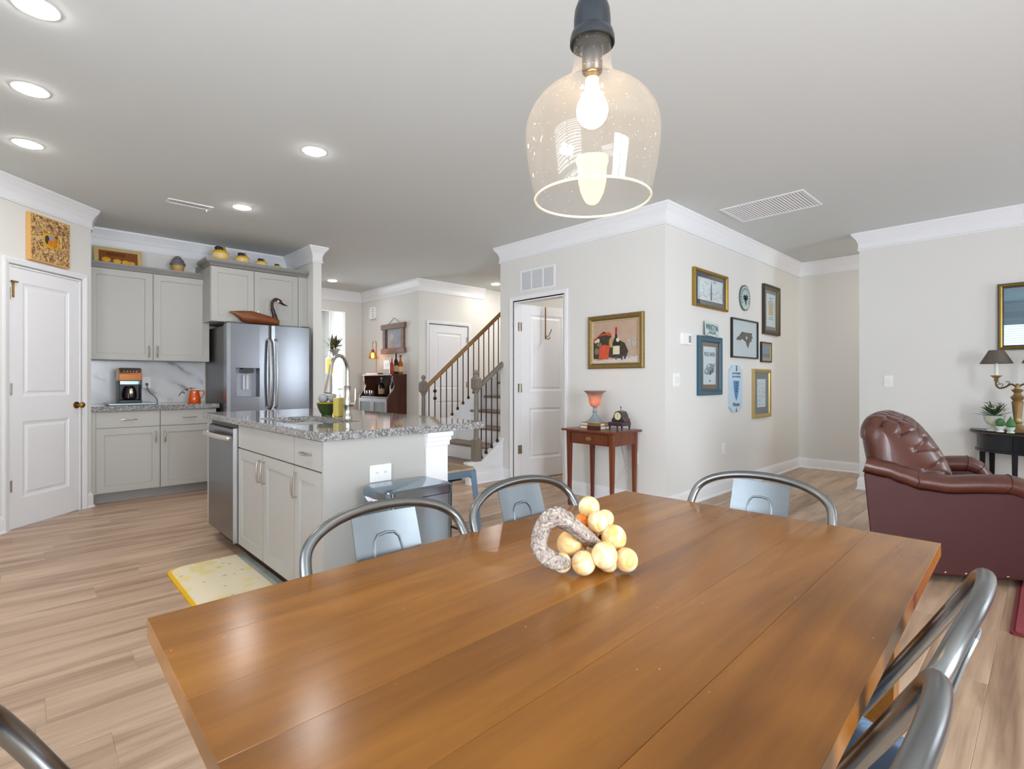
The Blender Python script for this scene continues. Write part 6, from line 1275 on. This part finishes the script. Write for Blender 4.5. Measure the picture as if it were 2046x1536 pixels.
# flower urn
t = thing('flower_urn', 'small pale stone urn planter with green and cream artificial flowers', 'potted plant', (6.17, 0.352, DZ+0.0005))
URN = mat('urn_sage', (198, 204, 186), 0.55, var=0.12, vscale=20)
MB().lathe([(0.001, 0.0), (0.05, 0.0), (0.05, 0.012), (0.022, 0.03), (0.02, 0.042), (0.045, 0.06), (0.066, 0.09), (0.07, 0.125), (0.076, 0.135), (0.066, 0.135), (0.06, 0.10), (0.001, 0.09)], 26, cap=False).build('urn', URN, t, smooth=True)
G1 = mat('leaf_green', (62, 100, 58), 0.55, var=0.25, vscale=30); G2 = mat('leaf_blue_green', (74, 92, 90), 0.55); WFL = mat('petal_cream', (222, 208, 192), 0.6)
rg = random.Random(21)
for k in range(80):
    a = rg.uniform(0, 2*pi); el = rg.uniform(0.1, 1.25); L_ = rg.uniform(0.07, 0.135); d = Vector((cos(a)*cos(el), sin(a)*cos(el), sin(el))); b0 = Vector((0, 0, 0.125))+d*0.02
    m = MB(); leaf(m, b0, b0+d*L_, rg.uniform(0.006, 0.013)); m.build('leaf', G1 if k % 3 else G2, t)
for k in range(16):
    a = rg.uniform(0, 2*pi); el = rg.uniform(0.45, 1.35); d = Vector((cos(a)*cos(el), sin(a)*cos(el), sin(el))); c = Vector((0, 0, 0.125))+d*rg.uniform(0.09, 0.125); m = MB()
    for q in range(6): b = 2*pi*q/6; leaf(m, c, c+Vector((cos(b)*0.026, sin(b)*0.026, 0.016)), 0.011)
    m.build('flower', WFL, t)
def topiary(label, y, x, sh, base_mat):
    t = thing('mini_topiary', label, 'ornament', (x, y, DZ+0.0005))
    MB().lathe([(0.001, 0), (0.026, 0.0), (0.026, 0.01), (0.016, 0.016), (0.026, 0.03), (0.03, 0.05), (0.001, 0.05)], 18, cap=False).build('cup', base_mat, t, smooth=True)
    m = MB()
    if sh == 'egg': m.lathe([(0.012, 0.048), (0.028, 0.06), (0.032, 0.08), (0.024, 0.105), (0.004, 0.12)], 18)
    else: m.lathe([(0.014, 0.048), (0.034, 0.06), (0.034, 0.075), (0.018, 0.105), (0.006, 0.13), (0.002, 0.14)], 18)
    m.build('foliage', mat('moss_green', (78, 122, 72), 0.8, bump=0.8, bscale=120), t, smooth=True)
topiary('tiny egg-shaped green topiary in a white cup beside the urn', 0.308, 6.085, 'egg', mat('cup_white', (226, 232, 228), 0.25)); topiary('tiny cone-shaped green topiary in a pale cup at the lamp foot', 0.242, 6.018, 'cone', mat('cup_mint', (190, 214, 200), 0.3))
# mirror on the living room wall
w, h = 0.92, 0.60; t = thing('wall_mirror', 'black and gold framed mirror reflecting a window on the living room wall', 'mirror', (6.468, 0.345, 1.432), -pi/2)
moulding(t, w, h, [(0, 0), (0, -0.024), (0.010, -0.024), (0.010, -0.02)], BLKF); moulding(t, w-0.02, h-0.02, [(0, 0), (0, -0.024), (0.012, -0.03), (0.022, -0.02), (0.022, 0)], GOLD, 'gold_frame').location = (0.01, 0, 0.01); moulding(t, w-0.064, h-0.064, [(0, 0), (0, -0.018), (0.010, -0.016), (0.010, 0)], BLKF, 'inner_frame').location = (0.032, 0, 0.032)
flat(t, 'mirror_glass', mat('mirror', (104, 122, 132), 0.01, 1.0), 0.042, w-0.042, 0.042, h-0.042, -0.010)
# red rug
t = thing('area_rug', 'red rug with a bound edge at the right beside the armchair', 'rug', (3.262, 0.135, 0.0005))
RUG = mat('rug_red', (150, 66, 70), 0.95, bump=1.0, bscale=400, var=0.25, vscale=40)
MB().prism(rrect(0.0, 1.9, -2.2, 0.0, 0.02, 4), 0.0, 0.010).build('binding', mat('rug_edge', (112, 42, 44), 0.9), t, fix=True); MB().prism(rrect(0.018, 1.882, -2.18, -0.018, 0.012, 4), 0.010, 0.0135).build('pile', RUG, t, fix=True)
# ================================================================== HALL
# bar cabinet against the hall wall, front faces -x
bc2 = thing('bar_cabinet', 'dark wooden bar cabinet with curved open shelf and two glass doors', 'bar cabinet', (4.425, 7.05, 0), 0)
BWD = 0.93; FX = -0.33
side = [(0, 0.03), (FX, 0.03), (FX, 0.90), (FX+0.02, 0.93), (FX+0.085, 1.0), (FX+0.115, 1.08), (FX+0.085, 1.14), (FX+0.08, 1.235), (0, 1.235)]
for y in (0.0, BWD-0.018): MB().prism([(p[0], p[1]) for p in side], y, y+0.018, 'xz').build('side_panel', DARKW, bc2, fix=True)
m = MB(); m.box(-0.012, 0, 0.018, BWD-0.018, 0.03, 1.235); m.box(FX+0.01, -0.012, 0.018, BWD-0.018, 0.88, 0.90); m.box(FX+0.01, -0.012, 0.018, BWD-0.018, 0.03, 0.06); m.box(FX+0.03, -0.012, 0.018, BWD-0.018, 0.45, 0.465); m.build('carcass', DARKW, bc2)
MB().box(FX+0.06, 0.0, -0.01, BWD+0.01, 1.2355, 1.258).build('top', DARKW, bc2, bevel=0.004)
flat_m = MB().box(-0.016, -0.0125, 0.08, 0.42, 0.93, 1.21).build('back_mirror', mat('mirror_blue', (170, 190, 205), 0.03, 1.0), bc2)
GR = mat('door_grey_wood', (128, 116, 118), 0.4, 0.0)
for y0 in (0.02, BWD/2+0.003):
    y1 = y0+BWD/2-0.023; m = MB()
    for a in ((y0, y0+0.05, 0.06, 0.875), (y1-0.05, y1, 0.06, 0.875), (y0+0.05, y1-0.05, 0.06, 0.11), (y0+0.05, y1-0.05, 0.82, 0.875)): m.box(FX-0.018, FX-0.001, a[0], a[1], a[2], a[3])
    d_ = m.build('door', GR, bc2); MB().box(FX-0.010, FX-0.007, y0+0.05, y1-0.05, 0.11, 0.82).build('pane', thin_glass('cabinet_glass_%d' % int(y0*100), (200, 220, 226), 0.35), d_)
def bottle(label, x, y, z, r, h, glass, lab_c=None, cap=(30, 26, 26)):
    t = thing('bottle', label, 'bottle', (x, y, z), 0, 'bottles on the bar cabinet')
    MB().lathe([(r*0.9, 0), (r, h*0.03), (r, h*0.55), (r*0.8, h*0.63), (r*0.36, h*0.72), (r*0.34, h*0.92)], 16).build('glass', glass, t, smooth=True)
    MB().lathe([(r*0.42, h*0.9205), (r*0.42, h), (r*0.3, h*1.005)], 12).build('cap', mat('cap_%d_%d_%d' % cap, cap, 0.4), t, smooth=True)
    if lab_c: MB().lathe([(r*1.02, h*0.12), (r*1.02, h*0.4)], 16, cap=False).build('label', mat('blabel_%d' % lab_c[0], lab_c, 0.6), t, smooth=True)
AMB = mat('amber_liquor', (198, 110, 24), 0.08, trans=0.3); RED = mat('red_liquor', (176, 66, 24), 0.08, trans=0.2); DKB = mat('dark_bottle', (40, 26, 20), 0.1)
zt = 1.2585
bottle('orange-red bottle on top of the bar cabinet, leftmost of three', 4.19, 7.10, zt, 0.033, 0.26, RED, None, (206, 150, 90)); bottle('dark slim bottle on the bar cabinet between two amber bottles', 4.28, 7.125, zt, 0.036, 0.335, DKB, (196, 160, 120)); bottle('amber whiskey bottle at the right end of the bar cabinet top', 4.375, 7.15, zt, 0.042, 0.30, AMB, (222, 196, 160), (40, 24, 20))
bottle('dark bottle with a gold label on the shelf of the bar cabinet', 4.33, 7.66, 0.9005, 0.05, 0.31, DKB, (196, 156, 84), (206, 176, 120)); bottle('tall wine bottle with cream label at the right side of the bar shelf', 4.24, 7.17, 0.9005, 0.038, 0.30, mat('olive_bottle', (52, 56, 40), 0.1), (220, 208, 180), (120, 50, 60))
for k, (y, lab) in enumerate(((7.86, 'clear stemless wine glass on the bar shelf, left one'), (7.70, 'clear stemless wine glass on the bar shelf, right one'))):
    tag(MB().lathe([(0.001, 0.001), (0.026, 0.0), (0.038, 0.03), (0.041, 0.06), (0.036, 0.10), (0.034, 0.10), (0.038, 0.06), (0.035, 0.032), (0.001, 0.006)], 20, cap=False).build('wine_glass', thin_glass('drink_glass_%d' % k, (235, 235, 232), 0.22), smooth=True, loc=(4.17, y, 0.9005)), lab, 'glass', 'wine glasses on the bar shelf')
# copper table lamp on the bar
t = thing('table_lamp', 'slim copper arched table lamp with glowing amber glass cone on the bar', 'table lamp', (4.25, 7.75, zt))
CP = mat('copper_rose', (168, 98, 70), 0.35, 0.8)
MB().box(-0.05, 0.05, -0.19, 0.20, 0, 0.022).build('base', CP, t, bevel=0.003); MB().tube([(0, -0.06, 0.022), (0, -0.06, 0.50)]+[(0, -0.06+0.06-0.06*cos(a), 0.50+0.05*sin(a)) for a in [radians(q) for q in range(20, 170, 20)]]+[(0, 0.06, 0.50), (0, 0.06, 0.42)], 0.006, 8, up=(1, 0, 0)).build('arm', CP, t, smooth=True)
MB().lathe([(0.022, 0.36), (0.024, 0.40), (0.014, 0.42)], 16, (0, 0.06, 0)).build('socket', CP, t, smooth=True)
MB().lathe([(0.03, 0.395), (0.06, 0.34), (0.098, 0.262)], 24, (0, 0.06, 0), cap=False).build('glass_cone', thin_glass('amber_glass', (255, 214, 150), 0.12), t, smooth=True)
MB().lathe([(0.001, 0.27), (0.022, 0.28), (0.026, 0.31), (0.018, 0.36)], 14, (0, 0.06, 0), cap=False).build('bulb', emission('edison', (255, 190, 90), 16), t, smooth=True)
# rustic hanging picture
t = thing('framed_picture', 'rustic brown wood framed portrait hung by a wire above the bar', 'picture', (4.43, 7.77, 1.60), -pi/2)
RW_ = wood('rustic_wood', [(0.2, srgb(88, 60, 48)), (0.5, srgb(128, 92, 74)), (0.85, srgb(156, 120, 98))], 0.6, (3, 20, 20), 2)
for z0 in (0.0, 0.40): MB().box(-0.02, 0.71, -0.045, 0, z0, z0+0.085).build('rail', RW_, t, bevel=0.006)
for x0 in (0.02, 0.59): MB().box(x0, x0+0.085, -0.035, 0, 0.0855, 0.3995).build('stile', RW_, t, bevel=0.004)
ph = flat(t, 'photo', mat('photo_grey', (104, 104, 108), 0.4, var=0.2, vscale=5), 0.105, 0.59, 0.0855, 0.3995, -0.012)
poly(ph, 'portrait_face', mat('photo_face', (186, 168, 156), 0.6), ell(0.29, 0.28, 0.045, 0.045), -0.0128); poly(ph, 'portrait_body', mat('photo_body', (160, 136, 122), 0.6, var=0.2), [(0.14, 0.09), (0.40, 0.09), (0.36, 0.2), (0.32, 0.235), (0.26, 0.235), (0.2, 0.17)], -0.0125); poly(ph, 'pale_panel', mat('photo_panel', (140, 142, 146), 0.6), [(0.39, 0.16), (0.54, 0.16), (0.54, 0.30), (0.39, 0.30)], -0.0125)
MB().tube([(0.16, -0.01, 0.485), (0.345, -0.006, 0.58), (0.54, -0.01, 0.485)], 0.004, 6).build('hanging_wire', mat('wire_grey', (130, 126, 122), 0.5), t)
# wall planter and amber wall lamp seen through the hall opening
t = thing('wall_planter', 'grey cone wall planter with olive foliage beyond the hall opening', 'planter', (4.55, 9.9, 1.78))
MB().lathe([(0.002, -0.22), (0.03, -0.16), (0.10, 0.0), (0.09, 0.0), (0.002, -0.02)], 20, cap=False).build('cone', mat('cone_grey', (128, 124, 120), 0.5), t, smooth=True)
OL = mat('olive_leaf', (104, 98, 48), 0.6, var=0.3, vscale=30); OL2 = mat('olive_dark', (66, 60, 34), 0.6); rg = random.Random(8)
for k in range(70):
    a = rg.uniform(0, 2*pi); el = rg.uniform(-0.2, 1.45); d = Vector((cos(a)*cos(el), sin(a)*cos(el), sin(el))); b0 = Vector((rg.uniform(-0.06, 0.06), rg.uniform(-0.06, 0.06), rg.uniform(-0.02, 0.10))); m = MB(); leaf(m, b0, b0+d*rg.uniform(0.14, 0.27), rg.uniform(0.018, 0.034)); m.build('leaf', OL if k % 3 else OL2, t)
t = thing('wall_lamp', 'amber glass cylinder lamp shining down beyond the hall opening', 'wall lamp', (4.45, 9.9, 1.30))
MB().lathe([(0.075, 0.0), (0.075, 0.28), (0.07, 0.28), (0.07, 0.0), (0.075, 0.0)], 24, cap=False).build('amber_shade', mat('amber_shade', (236, 170, 66), 0.4, emit=(255, 176, 60), estr=0.9), t, smooth=True)
MB().lathe([(0.076, 0.2805), (0.06, 0.31), (0.02, 0.33), (0.02, 0.45)], 20).build('cap', mat('lamp_cap_white', (232, 228, 220), 0.5), t, smooth=True); MB().sphere((0, 0, 0.06), 0.035, 12, 8).build('bulb', emission('warm_bulb', (255, 220, 170), 25), t, smooth=True)
MB().tube([(0, 0, 0.44), (0, 0.0, 1.419)], 0.008, 8).build('hanging_rod', mat('lamp_cap_white', (232, 228, 220), 0.5), t)
# added lamps, out of view, brightening the small room, stairwell and passage
for p, lab, e in (((5.2, 3.4, CH), 'added unseen ceiling lamp brightening the small room behind the open door', 55), ((6.2, 5.6, CH), 'added unseen ceiling lamp over the upper stair, brightening the hall', 75), ((7.07, 0.5, CH), 'added unseen ceiling lamp brightening the recess from the passage behind the living room wall', 60)):
    t = thing('added_fill_lamp', lab, 'ceiling light', p, 0); MB().lathe([(0.16, -0.001), (0.16, -0.03), (0.15, -0.031)], 28, cap=False).build('rim', NICKEL, t, smooth=True); MB().lathe([(0.15, -0.03), (0.13, -0.07), (0.07, -0.10), (0.001, -0.11)], 28, cap=False).build('glass_dome', emission('dome_%d' % int(p[0]*10), (255, 249, 240), e), t, smooth=True)
